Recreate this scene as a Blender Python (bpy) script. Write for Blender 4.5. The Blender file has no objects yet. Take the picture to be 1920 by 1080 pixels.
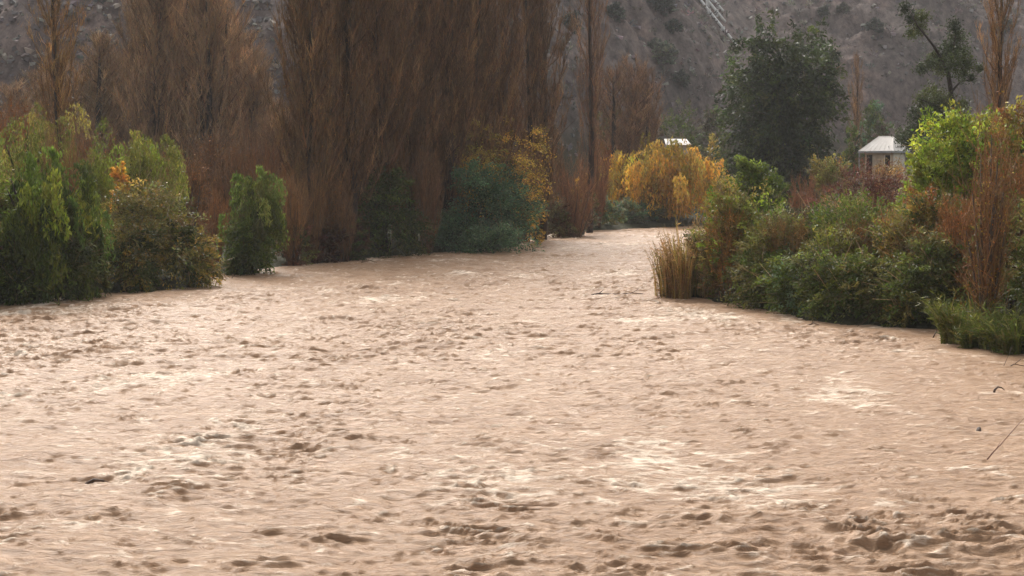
import bpy, math, random
import numpy as np
from mathutils import Vector

rng = np.random.default_rng(11)
random.seed(11)
SC = bpy.context.scene
COL = SC.collection

# ------------------------------------------------------------------ camera
F = 3000.0                     # focal length in photo pixels (1920 wide)
CAMH = 6.0                     # metres above the flood water
PITCH = math.atan(210.0 / F)   # camera looks slightly down
cd = bpy.data.cameras.new('camera')
cd.sensor_width = 36.0
cd.lens = 36.0 * F / 1920.0
cd.clip_start = 0.5
cd.clip_end = 6000.0
cam = bpy.data.objects.new('camera', cd)
cam.location = (0, 0, CAMH)
cam.rotation_euler = (math.pi / 2 - PITCH, 0, 0)
COL.objects.link(cam)
SC.camera = cam

# ------------------------------------------------------------------ sky, sun, exposure
SUN_EL, SUN_ROT = math.radians(38), math.radians(-12)   # behind the hills, to the left
w = bpy.data.worlds.new('World')
SC.world = w
w.use_nodes = True
nt = w.node_tree
nt.nodes.clear()
sky = nt.nodes.new('ShaderNodeTexSky')
sky.sky_type = 'NISHITA'
sky.sun_disc = False
sky.sun_elevation = SUN_EL
sky.sun_rotation = SUN_ROT
sky.air_density = 1.0
sky.dust_density = 6.0
sky.ozone_density = 1.0
hs = nt.nodes.new('ShaderNodeHueSaturation')
hs.inputs['Saturation'].default_value = 0.22      # a rain cloud deck is grey
bg = nt.nodes.new('ShaderNodeBackground')
bg.inputs['Strength'].default_value = 0.12
out = nt.nodes.new('ShaderNodeOutputWorld')
nt.links.new(sky.outputs[0], hs.inputs['Color'])
nt.links.new(hs.outputs[0], bg.inputs[0])
nt.links.new(bg.outputs[0], out.inputs[0])

sd_ = bpy.data.lights.new('sun', 'SUN')
sd_.energy = 1.5
sd_.angle = math.radians(40)
sd_.color = (1.0, 0.93, 0.84)
sun = bpy.data.objects.new('sun', sd_)
dirv = Vector((math.sin(SUN_ROT) * math.cos(SUN_EL), math.cos(SUN_ROT) * math.cos(SUN_EL), math.sin(SUN_EL)))
sun.rotation_euler = dirv.to_track_quat('Z', 'Y').to_euler()
sun.location = (0, 0, 60)
COL.objects.link(sun)

SC.view_settings.view_transform = 'Standard'
SC.view_settings.look = 'None'
SC.view_settings.gamma = 1.0
SC.view_settings.use_curve_mapping = False
SC.view_settings.exposure = 1.18
SC.cycles.max_bounces = 6
SC.cycles.diffuse_bounces = 3
SC.cycles.glossy_bounces = 2
SC.cycles.transmission_bounces = 2
SC.cycles.transparent_max_bounces = 4
SC.cycles.volume_bounces = 0

# ------------------------------------------------------------------ pixel helpers
CP, SP = math.cos(PITCH), math.sin(PITCH)


def ray(px, py):
    u, v = (px - 960.0) / F, (540.0 - py) / F
    return np.array([u, CP + v * SP, -SP + v * CP])


def at(px, py, Y):
    r = ray(px, py)
    return np.array([0, 0, CAMH]) + r * (Y / r[1])


def on_water(px, py, z=0.0):
    r = ray(px, py)
    return np.array([0, 0, CAMH]) + r * ((z - CAMH) / r[2])


def lin(r, g, b):
    c = np.array([r, g, b], float) / 255.0
    return np.where(c <= 0.04045, c / 12.92, ((c + 0.055) / 1.055) ** 2.4)


# ------------------------------------------------------------------ noise
_perm = np.random.default_rng(5).permutation(4096).astype(np.int64)
_ang = np.random.default_rng(6).random(4096) * 2 * np.pi
_gx, _gy = np.cos(_ang), np.sin(_ang)


def pn(x, y, seed=0):
    """2-D gradient noise, roughly -1..1"""
    x = np.asarray(x, float) + seed * 17.31
    y = np.asarray(y, float) - seed * 9.77
    xi, yi = np.floor(x).astype(np.int64), np.floor(y).astype(np.int64)
    fx, fy = x - xi, y - yi
    u, v = fx * fx * fx * (fx * (fx * 6 - 15) + 10), fy * fy * fy * (fy * (fy * 6 - 15) + 10)

    def g(ix, iy, dx, dy):
        h = _perm[(_perm[ix & 4095] + iy) & 4095]
        return _gx[h] * dx + _gy[h] * dy
    n00, n10 = g(xi, yi, fx, fy), g(xi + 1, yi, fx - 1, fy)
    n01, n11 = g(xi, yi + 1, fx, fy - 1), g(xi + 1, yi + 1, fx - 1, fy - 1)
    a = n00 + u * (n10 - n00)
    b = n01 + u * (n11 - n01)
    return 1.45 * (a + v * (b - a))


def fbm(x, y, o=4, seed=0, gain=0.5):
    s, a = 0.0, 1.0
    for k in range(o):
        s = s + a * pn(x, y, seed + k)
        x, y, a = x * 2.03, y * 2.03, a * gain
    return s


def sstep(a, b, x):
    t = np.clip((x - a) / (b - a), 0, 1)
    return t * t * (3 - 2 * t)


# ------------------------------------------------------------------ river outline and terrain
LB = [on_water(*p)[:2] for p in [(0, 572), (180, 553), (390, 541), (425, 516), (540, 501), (640, 491), (800, 476),
                                 (985, 464), (1005, 441), (1100, 434), (1245, 427)]]
RB = [on_water(*p)[:2] for p in [(1920, 676), (1820, 652), (1750, 622), (1600, 610), (1480, 602), (1380, 574), (1255, 556)]]
RIVER = ([np.array([-30., -40.]), np.array([-27., 40.])] + LB + [np.array([45., 212.]), np.array([140., 232.]),
         np.array([140., 200.]), np.array([50., 188.]), np.array([24., 165.]), np.array([13., 110.])] +
         RB[::-1] + [np.array([20., 20.]), np.array([22., -40.])])
RIVER = np.array(RIVER)


def sdist(x, y):
    """distance to the water's edge, positive on land"""
    x, y = np.asarray(x, float), np.asarray(y, float)
    d2 = np.full(x.shape, 1e12)
    ins = np.zeros(x.shape, bool)
    n = len(RIVER)
    for i in range(n):
        a, b = RIVER[i], RIVER[(i + 1) % n]
        e = b - a
        t = np.clip(((x - a[0]) * e[0] + (y - a[1]) * e[1]) / (e @ e), 0, 1)
        d2 = np.minimum(d2, (x - a[0] - t * e[0]) ** 2 + (y - a[1] - t * e[1]) ** 2)
        if a[1] != b[1]:
            ins ^= ((a[1] > y) != (b[1] > y)) & (x < (b[0] - a[0]) * (y - a[1]) / (b[1] - a[1]) + a[0])
    d = np.sqrt(d2)
    return np.where(ins, -d, d)


def terrain(x, y):
    x, y = np.asarray(x, float), np.asarray(y, float)
    s = sdist(x, y)
    side = sstep(-5, 25, x - 0.08 * y)                  # 0 on the left bank, 1 on the right
    land = -0.25 + 0.75 * sstep(0, 2.2, s) + np.minimum(np.maximum(s, 0), 70) * (0.028 + 0.075 * side)
    land = land + 0.22 * fbm(x / 5.0, y / 5.0, 3, 3) * sstep(0.5, 6, s)
    h = np.where(s > 0, land, -0.25 - 1.6 * sstep(0, 5, -s))
    # hills behind the valley floor: nearer on the left
    foot = 205 + 125 * sstep(-20, 70, x) + 10 * pn(x / 60, y / 60, 21)
    q = np.maximum(y - foot, 0)
    rise = 0.60 * q * sstep(0, 25, q)
    rise = 190 * (1 - np.exp(-rise / 190.0))
    rough = sstep(5, 40, q) * (1 - 0.9 * np.exp(-((x - 53) / 11.0) ** 2))     # a graded strip carries the pipes
    gul = 1 - np.abs(pn(x / 42 + 0.3 * pn(x / 90, y / 90, 31), y / 130, 32))
    rise = rise + rough * (9.5 * gul + 3.2 * fbm(x / 24, y / 30, 4, 33) + 2.0 * fbm(x / 6.0, y / 7.0, 4, 37))
    rise = rise * (1 - 0.9 * sstep(650, 1500, y))
    return h + rise


def tz(x, y):
    return float(terrain(np.array([x]), np.array([y]))[0])


# ------------------------------------------------------------------ object helpers
def tag(o, label=None, cat=None, group=None, kind=None):
    if label:
        o['label'] = label
    if cat:
        o['category'] = cat
    if group:
        o['group'] = group
    if kind:
        o['kind'] = kind
    return o


def thing(name, label, cat, loc, group=None, rz=0.0):
    o = bpy.data.objects.new(name, None)
    o.empty_display_size = 0.3
    o.location = loc
    o.rotation_euler = (0, 0, rz)
    COL.objects.link(o)
    return tag(o, label, cat, group)


def link(name, me, parent=None, kind=None, color=None):
    o = bpy.data.objects.new(name, me)
    COL.objects.link(o)
    if parent is not None:
        o.parent = parent
    if kind:
        o['kind'] = kind
    if color is not None:
        o.color = (*color, 1.0)
    return o


def polymesh(name, verts, faces, mat, smooth=False):
    me = bpy.data.meshes.new(name)
    me.from_pydata([tuple(map(float, v)) for v in verts], [], faces)
    me.materials.append(mat)
    if smooth:
        me.shade_smooth()
    me.update()
    return me


def quadmesh(name, V, mat, C=None):
    """V (n,4,3) separate quads, C (n,3) linear colours"""
    n = len(V)
    me = bpy.data.meshes.new(name)
    me.vertices.add(4 * n)
    me.vertices.foreach_set('co', V.reshape(-1).astype(np.float32))
    me.loops.add(4 * n)
    me.loops.foreach_set('vertex_index', np.arange(4 * n, dtype=np.int32))
    me.polygons.add(n)
    me.polygons.foreach_set('loop_start', np.arange(0, 4 * n, 4, dtype=np.int32))
    if C is not None:
        a = me.color_attributes.new('col', 'FLOAT_COLOR', 'POINT')
        cc = np.ones((n, 4, 4), np.float32)
        cc[:, :, :3] = C[:, None, :]
        a.data.foreach_set('color', cc.reshape(-1))
    me.materials.append(mat)
    me.update(calc_edges=True)
    return me


def gridmesh(name, X, Y, Z, mat, keep=None, attrs=None):
    r, c = X.shape
    me = bpy.data.meshes.new(name)
    idx = np.arange(r * c).reshape(r, c)
    q = np.stack([idx[:-1, :-1], idx[:-1, 1:], idx[1:, 1:], idx[1:, :-1]], -1).reshape(-1, 4)
    P = np.stack([X, Y, Z], -1).reshape(-1, 3)
    if keep is not None:
        k = keep.reshape(-1)[q].any(1)
        q = q[k]
        used = np.zeros(r * c, bool)
        used[q.reshape(-1)] = True
        remap = np.cumsum(used) - 1
        q = remap[q]
        P = P[used]
    else:
        used = np.ones(r * c, bool)
    n = len(q)
    me.vertices.add(len(P))
    me.vertices.foreach_set('co', P.reshape(-1).astype(np.float32))
    me.loops.add(4 * n)
    me.loops.foreach_set('vertex_index', q.reshape(-1).astype(np.int32))
    me.polygons.add(n)
    me.polygons.foreach_set('loop_start', np.arange(0, 4 * n, 4, dtype=np.int32))
    for an, av in (attrs or {}).items():
        a = me.attributes.new(an, 'FLOAT', 'POINT')
        a.data.foreach_set('value', av.reshape(-1)[used].astype(np.float32))
    me.materials.append(mat)
    me.update(calc_edges=True)
    me.shade_smooth()
    return me


def tube(paths, sides=6):
    """list of (points, radii) -> verts, faces"""
    V, Fc = [], []
    for pts, rad in paths:
        pts = [np.asarray(p, float) for p in pts]
        b = len(V)
        for i, p in enumerate(pts):
            t = pts[min(i + 1, len(pts) - 1)] - pts[max(i - 1, 0)]
            t = t / (np.linalg.norm(t) + 1e-9)
            a = np.cross(t, [0.31, 0.95, 0.05])
            a /= np.linalg.norm(a) + 1e-9
            c = np.cross(t, a)
            for k in range(sides):
                an = 2 * math.pi * k / sides
                V.append(p + rad[i] * (math.cos(an) * a + math.sin(an) * c))
        for i in range(len(pts) - 1):
            for k in range(sides):
                k2 = (k + 1) % sides
                Fc.append((b + i * sides + k, b + i * sides + k2, b + (i + 1) * sides + k2, b + (i + 1) * sides + k))
        Fc.append(tuple(b + k for k in range(sides))[::-1])
        Fc.append(tuple(b + (len(pts) - 1) * sides + k for k in range(sides)))
    return V, Fc


def tubemesh(name, paths, mat, sides=6):
    return polymesh(name, *tube(paths, sides), mat, smooth=True)


def box(x0, x1, y0, y1, z0, z1):
    v = [(x0, y0, z0), (x1, y0, z0), (x1, y1, z0), (x0, y1, z0), (x0, y0, z1), (x1, y0, z1), (x1, y1, z1), (x0, y1, z1)]
    f = [(0, 3, 2, 1), (4, 5, 6, 7), (0, 1, 5, 4), (1, 2, 6, 5), (2, 3, 7, 6), (3, 0, 4, 7)]
    return v, f


# ------------------------------------------------------------------ materials
def newmat(name):
    m = bpy.data.materials.new(name)
    m.use_nodes = True
    n = m.node_tree.nodes
    n.clear()
    return m, n, m.node_tree.links


def node(n, t, **kw):
    x = n.new(t)
    for k, v in kw.items():
        if hasattr(x, k):
            setattr(x, k, v)
        else:
            x.inputs[k].default_value = v
    return x


def leafmat(name, trans=0.3, rough=0.55):
    m, n, l = newmat(name)
    at_ = node(n, 'ShaderNodeAttribute', attribute_name='col')
    oi = node(n, 'ShaderNodeObjectInfo')
    mul = node(n, 'ShaderNodeMix', data_type='RGBA', blend_type='MULTIPLY')
    mul.inputs[0].default_value = 1.0
    l.new(at_.outputs['Color'], mul.inputs[6])
    l.new(oi.outputs['Color'], mul.inputs[7])
    p = node(n, 'ShaderNodeBsdfPrincipled', Roughness=rough)
    p.inputs['Specular IOR Level'].default_value = 0.25
    l.new(mul.outputs[2], p.inputs['Base Color'])
    o = node(n, 'ShaderNodeOutputMaterial')
    if trans > 0:
        t = node(n, 'ShaderNodeBsdfTranslucent')
        l.new(mul.outputs[2], t.inputs[0])
        mx = node(n, 'ShaderNodeMixShader')
        mx.inputs[0].default_value = trans
        l.new(p.outputs[0], mx.inputs[1])
        l.new(t.outputs[0], mx.inputs[2])
        l.new(mx.outputs[0], o.inputs[0])
    else:
        l.new(p.outputs[0], o.inputs[0])
    return m


def rampmat(name, c1, c2, scale=3.0, rough=0.85, bump=0.3, detail=6, stretch=(1, 1, 1), obj=True):
    m, n, l = newmat(name)
    tc = node(n, 'ShaderNodeTexCoord')
    mp = node(n, 'ShaderNodeMapping')
    mp.inputs['Scale'].default_value = stretch
    l.new(tc.outputs['Object'] if obj else tc.outputs['Generated'], mp.inputs[0])
    nz = node(n, 'ShaderNodeTexNoise', Scale=scale, Detail=detail, Roughness=0.65)
    l.new(mp.outputs[0], nz.inputs['Vector'])
    r = node(n, 'ShaderNodeValToRGB')
    r.color_ramp.elements[0].position = 0.3
    r.color_ramp.elements[0].color = (*c1, 1)
    r.color_ramp.elements[1].position = 0.72
    r.color_ramp.elements[1].color = (*c2, 1)
    l.new(nz.outputs[0], r.inputs[0])
    p = node(n, 'ShaderNodeBsdfPrincipled', Roughness=rough)
    p.inputs['Specular IOR Level'].default_value = 0.3
    l.new(r.outputs[0], p.inputs['Base Color'])
    b = node(n, 'ShaderNodeBump', Strength=bump, Distance=0.05)
    l.new(nz.outputs[0], b.inputs['Height'])
    l.new(b.outputs[0], p.inputs['Normal'])
    o = node(n, 'ShaderNodeOutputMaterial')
    l.new(p.outputs[0], o.inputs[0])
    return m


M_LEAF = leafmat('leaves', 0.38)
M_TWIG = leafmat('twigs', 0.0, 0.75)
M_BARK = rampmat('bark', (0.045, 0.032, 0.024), (0.13, 0.10, 0.075), 6, 0.9, 0.6, stretch=(3, 3, 0.5))
M_DARKBARK = rampmat('dark_bark', (0.02, 0.014, 0.011), (0.06, 0.042, 0.032), 6, 0.9, 0.6, stretch=(3, 3, 0.5))
M_ROCK = rampmat('rock', (0.10, 0.095, 0.09), (0.30, 0.28, 0.26), 1.3, 0.9, 0.5)
M_ROOF = rampmat('roof_sheet', (0.66, 0.60, 0.53), (0.82, 0.77, 0.70), 1.2, 0.5, 0.05)
M_WALL = rampmat('house_plaster_shaded', (0.34, 0.27, 0.20), (0.46, 0.39, 0.30), 2.0, 0.9, 0.1)  # darker plaster tone, shade of the left face painted in; shed walls share it
M_WALL_LIT = rampmat('house_plaster_lit', (0.55, 0.50, 0.42), (0.68, 0.63, 0.54), 2.0, 0.9, 0.1)  # same plaster, lighter: painted light for the right face; also window trim
M_DARK = rampmat('dark_glass', (0.012, 0.011, 0.011), (0.03, 0.028, 0.026), 2.0, 0.2, 0.0)
M_STEEL = rampmat('painted_steel', (0.50, 0.49, 0.47), (0.72, 0.71, 0.68), 1.0, 0.5, 0.05)
M_POST = rampmat('grey_post', (0.22, 0.23, 0.24), (0.34, 0.35, 0.36), 3.0, 0.5, 0.05)
M_WOOD = rampmat('wet_driftwood', (0.04, 0.024, 0.014), (0.12, 0.07, 0.042), 9, 0.6, 0.6)
M_REDWOOD = rampmat('red_twig_bark', (0.10, 0.035, 0.02), (0.2, 0.08, 0.045), 9, 0.6, 0.4)


def ground_material():
    m, n, l = newmat('ground_soil')
    geo = node(n, 'ShaderNodeNewGeometry')
    sep = node(n, 'ShaderNodeSeparateXYZ')
    l.new(geo.outputs['Position'], sep.inputs[0])
    # valley floor: leaf litter and thin grass
    n1 = node(n, 'ShaderNodeTexNoise', Scale=0.9, Detail=10, Roughness=0.78)
    l.new(geo.outputs['Position'], n1.inputs['Vector'])
    r1 = node(n, 'ShaderNodeValToRGB')
    e = r1.color_ramp.elements
    e[0].position, e[0].color = 0.3, (0.035, 0.028, 0.018, 1)
    e[1].position, e[1].color = 0.75, (0.10, 0.075, 0.045, 1)
    x = e.new(0.55)
    x.color = (0.055, 0.055, 0.025, 1)
    l.new(n1.outputs[0], r1.inputs[0])
    # hillside: scree, soil and stone streaks
    mp = node(n, 'ShaderNodeMapping')
    mp.inputs['Scale'].default_value = (1.0, 0.45, 0.7)
    mp.inputs['Rotation'].default_value = (0, 0, 0.5)
    l.new(geo.outputs['Position'], mp.inputs[0])
    n2 = node(n, 'ShaderNodeTexNoise', Scale=0.055, Detail=9, Roughness=0.66, Distortion=0.6)
    l.new(mp.outputs[0], n2.inputs['Vector'])
    r2 = node(n, 'ShaderNodeValToRGB')
    e = r2.color_ramp.elements
    e[0].position, e[0].color = 0.30, (0.066, 0.057, 0.052, 1)
    e[1].position, e[1].color = 0.70, (0.205, 0.152, 0.132, 1)
    x = e.new(0.50)
    x.color = (0.122, 0.098, 0.090, 1)
    l.new(n2.outputs[0], r2.inputs[0])
    n3 = node(n, 'ShaderNodeTexNoise', Scale=0.6, Detail=8, Roughness=0.75)
    l.new(mp.outputs[0], n3.inputs['Vector'])
    r3 = node(n, 'ShaderNodeValToRGB')
    e = r3.color_ramp.elements
    e[0].position, e[0].color = 0.38, (0.34, 0.33, 0.33, 1)
    e[1].position, e[1].color = 0.66, (1.75, 1.65, 1.55, 1)
    l.new(n3.outputs[0], r3.inputs[0])
    mul = node(n, 'ShaderNodeMix', data_type='RGBA', blend_type='MULTIPLY')
    mul.inputs[0].default_value = 0.8
    l.new(r2.outputs[0], mul.inputs[6])
    l.new(r3.outputs[0], mul.inputs[7])
    mr = node(n, 'ShaderNodeMapRange')
    mr.inputs['From Min'].default_value = 8
    mr.inputs['From Max'].default_value = 16
    l.new(sep.outputs['Z'], mr.inputs['Value'])
    mx = node(n, 'ShaderNodeMix', data_type='RGBA')
    l.new(mr.outputs[0], mx.inputs[0])
    l.new(r1.outputs[0], mx.inputs[6])
    l.new(mul.outputs[2], mx.inputs[7])
    p = node(n, 'ShaderNodeBsdfPrincipled', Roughness=0.95)
    p.inputs['Specular IOR Level'].default_value = 0.15
    l.new(mx.outputs[2], p.inputs['Base Color'])
    b = node(n, 'ShaderNodeBump', Strength=1.0, Distance=0.6)
    l.new(n3.outputs[0], b.inputs['Height'])
    l.new(b.outputs[0], p.inputs['Normal'])
    o = node(n, 'ShaderNodeOutputMaterial')
    l.new(p.outputs[0], o.inputs[0])
    return m


def water_material():
    m, n, l = newmat('muddy_water')
    geo = node(n, 'ShaderNodeNewGeometry')
    fo = node(n, 'ShaderNodeAttribute', attribute_name='foam')
    # silt colour drifts a little from patch to patch
    n1 = node(n, 'ShaderNodeTexNoise', Scale=0.5, Detail=8, Roughness=0.7, Distortion=1.2)
    l.new(geo.outputs['Position'], n1.inputs['Vector'])
    r1 = node(n, 'ShaderNodeValToRGB')
    e = r1.color_ramp.elements
    e[0].position, e[0].color = 0.36, (0.400, 0.238, 0.136, 1)
    e[1].position, e[1].color = 0.68, (0.53, 0.340, 0.212, 1)
    l.new(n1.outputs[0], r1.inputs[0])
    # foam, broken up by fine noise
    mp = node(n, 'ShaderNodeMapping')
    mp.inputs['Scale'].default_value = (0.55, 1.3, 1.0)
    l.new(geo.outputs['Position'], mp.inputs[0])
    n2 = node(n, 'ShaderNodeTexNoise', Scale=3.4, Detail=9, Roughness=0.80, Distortion=0.8)
    l.new(mp.outputs[0], n2.inputs['Vector'])
    ad = node(n, 'ShaderNodeMath', operation='ADD')
    l.new(fo.outputs['Fac'], ad.inputs[0])
    l.new(n2.outputs[0], ad.inputs[1])
    mr = node(n, 'ShaderNodeMapRange')
    mr.inputs['From Min'].default_value = 0.72
    mr.inputs['From Max'].default_value = 0.94
    l.new(ad.outputs[0], mr.inputs['Value'])
    mx = node(n, 'ShaderNodeMix', data_type='RGBA')
    l.new(mr.outputs[0], mx.inputs[0])
    l.new(r1.outputs[0], mx.inputs[6])
    mx.inputs[7].default_value = (0.90, 0.74, 0.58, 1)
    p = node(n, 'ShaderNodeBsdfPrincipled')
    p.inputs['IOR'].default_value = 1.33
    p.inputs['Specular IOR Level'].default_value = 0.15
    l.new(mx.outputs[2], p.inputs['Base Color'])
    rr = node(n, 'ShaderNodeMapRange')
    rr.inputs['To Min'].default_value = 0.36
    rr.inputs['To Max'].default_value = 0.7
    l.new(mr.outputs[0], rr.inputs['Value'])
    l.new(rr.outputs[0], p.inputs['Roughness'])
    n3 = node(n, 'ShaderNodeTexNoise', Scale=3.4, Detail=8, Roughness=0.72, Distortion=0.9)
    l.new(mp.outputs[0], n3.inputs['Vector'])
    b = node(n, 'ShaderNodeBump', Strength=1.0, Distance=0.24)
    l.new(n3.outputs[0], b.inputs['Height'])
    l.new(b.outputs[0], p.inputs['Normal'])
    o = node(n, 'ShaderNodeOutputMaterial')
    l.new(p.outputs[0], o.inputs[0])
    return m


# ------------------------------------------------------------------ ground, hills
def axis(*segs):
    a = []
    for s, e, st in segs:
        a += list(np.arange(s, e, st))
    a.append(segs[-1][1])
    return np.array(a)


gx = axis((-2200, -400, 150), (-400, -130, 15), (-130, 160, 1.3), (160, 420, 15), (420, 2200, 150))
gy = axis((-400, -20, 40), (-20, 40, 4), (40, 200, 2.2), (200, 470, 1.2), (470, 800, 8), (800, 2600, 120))
GX, GY = np.meshgrid(gx, gy)
tag(link('ground', gridmesh('ground', GX, GY, terrain(GX, GY), ground_material())), kind='structure')

# ------------------------------------------------------------------ flood water
rows = [13.0]
while rows[-1] < 232:
    rows.append(rows[-1] + 0.052 * (rows[-1] / 20.0) ** 0.84)
rows = np.array(rows)
cols = np.linspace(-1, 1, 590)
WY = np.repeat(rows[:, None], len(cols), 1)
span = 0.36 * rows + 3.0
WX = cols[None, :] * span[:, None] + 0.02 * rows[:, None]
far = rows > 165
WX[far] += ((rows[far] - 165) * 0.7)[:, None]
sdw = sdist(WX, WY)
flow = math.radians(8)
cs, sn = math.cos(flow), math.sin(flow)
A = WX * cs - WY * sn          # across the current
B = WX * sn + WY * cs          # along the current
wa, wb = 0.9 * pn(A / 2.3, B / 2.3, 50), 0.9 * pn(A / 2.3, B / 2.3, 51)
amp = 0.78 + 0.45 * sstep(-0.35, 0.6, fbm(A / 8.0, B / 13.0, 3, 52))
# standing waves where the current piles up: near the bridge on the right, along the left bank
p1 = on_water(1750, 1010)
amp += 0.9 * np.exp(-(((WX - p1[0]) / 3.5) ** 2 + ((WY - p1[1]) / 3.0) ** 2))
p2 = on_water(80, 640)
amp += 0.5 * np.exp(-(((WX - p2[0]) / 5.0) ** 2 + ((WY - p2[1]) / 9.0) ** 2))
p3 = on_water(1650, 720)
amp *= 1 - 0.25 * np.exp(-(((WX - p3[0]) / 6.0) ** 2 + ((WY - p3[1]) / 12.0) ** 2))


def ridge(n):
    return (1 - np.abs(n)) ** 2 - 0.45


big = 0.12 * pn(A / 5.5 + 0.2 * wa, B / 3.6, 53) + 0.08 * pn(A / 2.6, B / 2.1 + 0.3 * wb, 54)
r1 = ridge(pn(A / 1.7 + 0.30 * wa, B / 0.85 + 0.35 * wb, 55))
r2 = ridge(pn(A / 0.78 + 0.45 * wa, B / 0.40 + 0.5 * wb, 56))
r3 = ridge(pn(A / 0.46 + 0.8 * wa, B / 0.24 + wb, 57))
burst = sstep(-0.1, 0.7, pn(A / 1.6, B / 1.1, 58)) ** 1.3
burst2 = sstep(-0.1, 0.7, pn(A / 1.0, B / 0.8, 59))
chop = 0.062 * r1 + 0.078 * r2 * (0.55 + 0.8 * burst) + 0.056 * r3 * (0.65 + 1.0 * burst2 + 0.4 * burst)
r0 = ridge(pn(A / 2.8 + 0.25 * wa, B / 1.5 + 0.3 * wb, 62))
farw = sstep(34, 80, WY)
chop = chop * (1 + 0.35 * farw) + 0.08 * farw * r0
WZ = amp * (big + chop)
edge = sstep(-0.3, -2.5, sdw)
WZ *= 0.35 + 0.65 * edge
steep = 0.7 * amp * chop
foam = (0.20 * sstep(0.0, 0.9, fbm(A / 0.8 + wa, B / 0.9 + wb, 3, 60)) + 0.22 * sstep(0.1, 0.9, fbm(A / 5.0, B / 9.0, 2, 61))
        + 0.20 * sstep(0.28, 0.52, r2) * (0.3 + burst) + 0.16 * sstep(0.30, 0.54, r1) + 0.10 * sstep(0.25, 0.5, r3))
water = link('river_water', gridmesh('river_water', WX, WY - steep, WZ, water_material(), keep=sdw < 1.2, attrs={'foam': foam}))
tag(water, kind='structure')

# ------------------------------------------------------------------ foliage generators


LQ, LS = 0.60, 1.28       # leaves per spray, leaf size


def unit(v):
    return v / (np.linalg.norm(v, axis=-1, keepdims=True) + 1e-9)


def rdir(n):
    return unit(rng.normal(size=(n, 3)))


def leaves(c, ax, L, Wd, nrm=None):
    """rhombic leaves centred at c along ax"""
    n = len(c)
    ax = unit(ax)
    s = np.cross(ax, rdir(n) if nrm is None else nrm)
    s = unit(s)
    L = np.broadcast_to(np.asarray(L, float), (n,))[:, None]
    Wd = np.broadcast_to(np.asarray(Wd, float), (n,))[:, None]
    return np.stack([c - ax * L / 2, c + s * Wd / 2 - ax * L * 0.08, c + ax * L / 2, c - s * Wd / 2 - ax * L * 0.08], 1)


def ribbons(p0, p1, w0, w1):
    n = len(p0)
    ax = unit(p1 - p0)
    s = unit(np.cross(ax, rdir(n)))
    w0 = np.broadcast_to(np.asarray(w0, float), (n,))[:, None]
    w1 = np.broadcast_to(np.asarray(w1, float), (n,))[:, None]
    return np.stack([p0 - s * w0 / 2, p0 + s * w0 / 2, p1 + s * w1 / 2, p1 - s * w1 / 2], 1)


def pick(pal, n):
    pal = np.array(pal)
    return pal[rng.integers(0, len(pal), n)]


def jit(C, a=0.22):
    return np.clip(C * np.exp(rng.normal(0, a, (len(C), 1))) * np.exp(rng.normal(0, 0.06, C.shape)), 0, 1)


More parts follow.
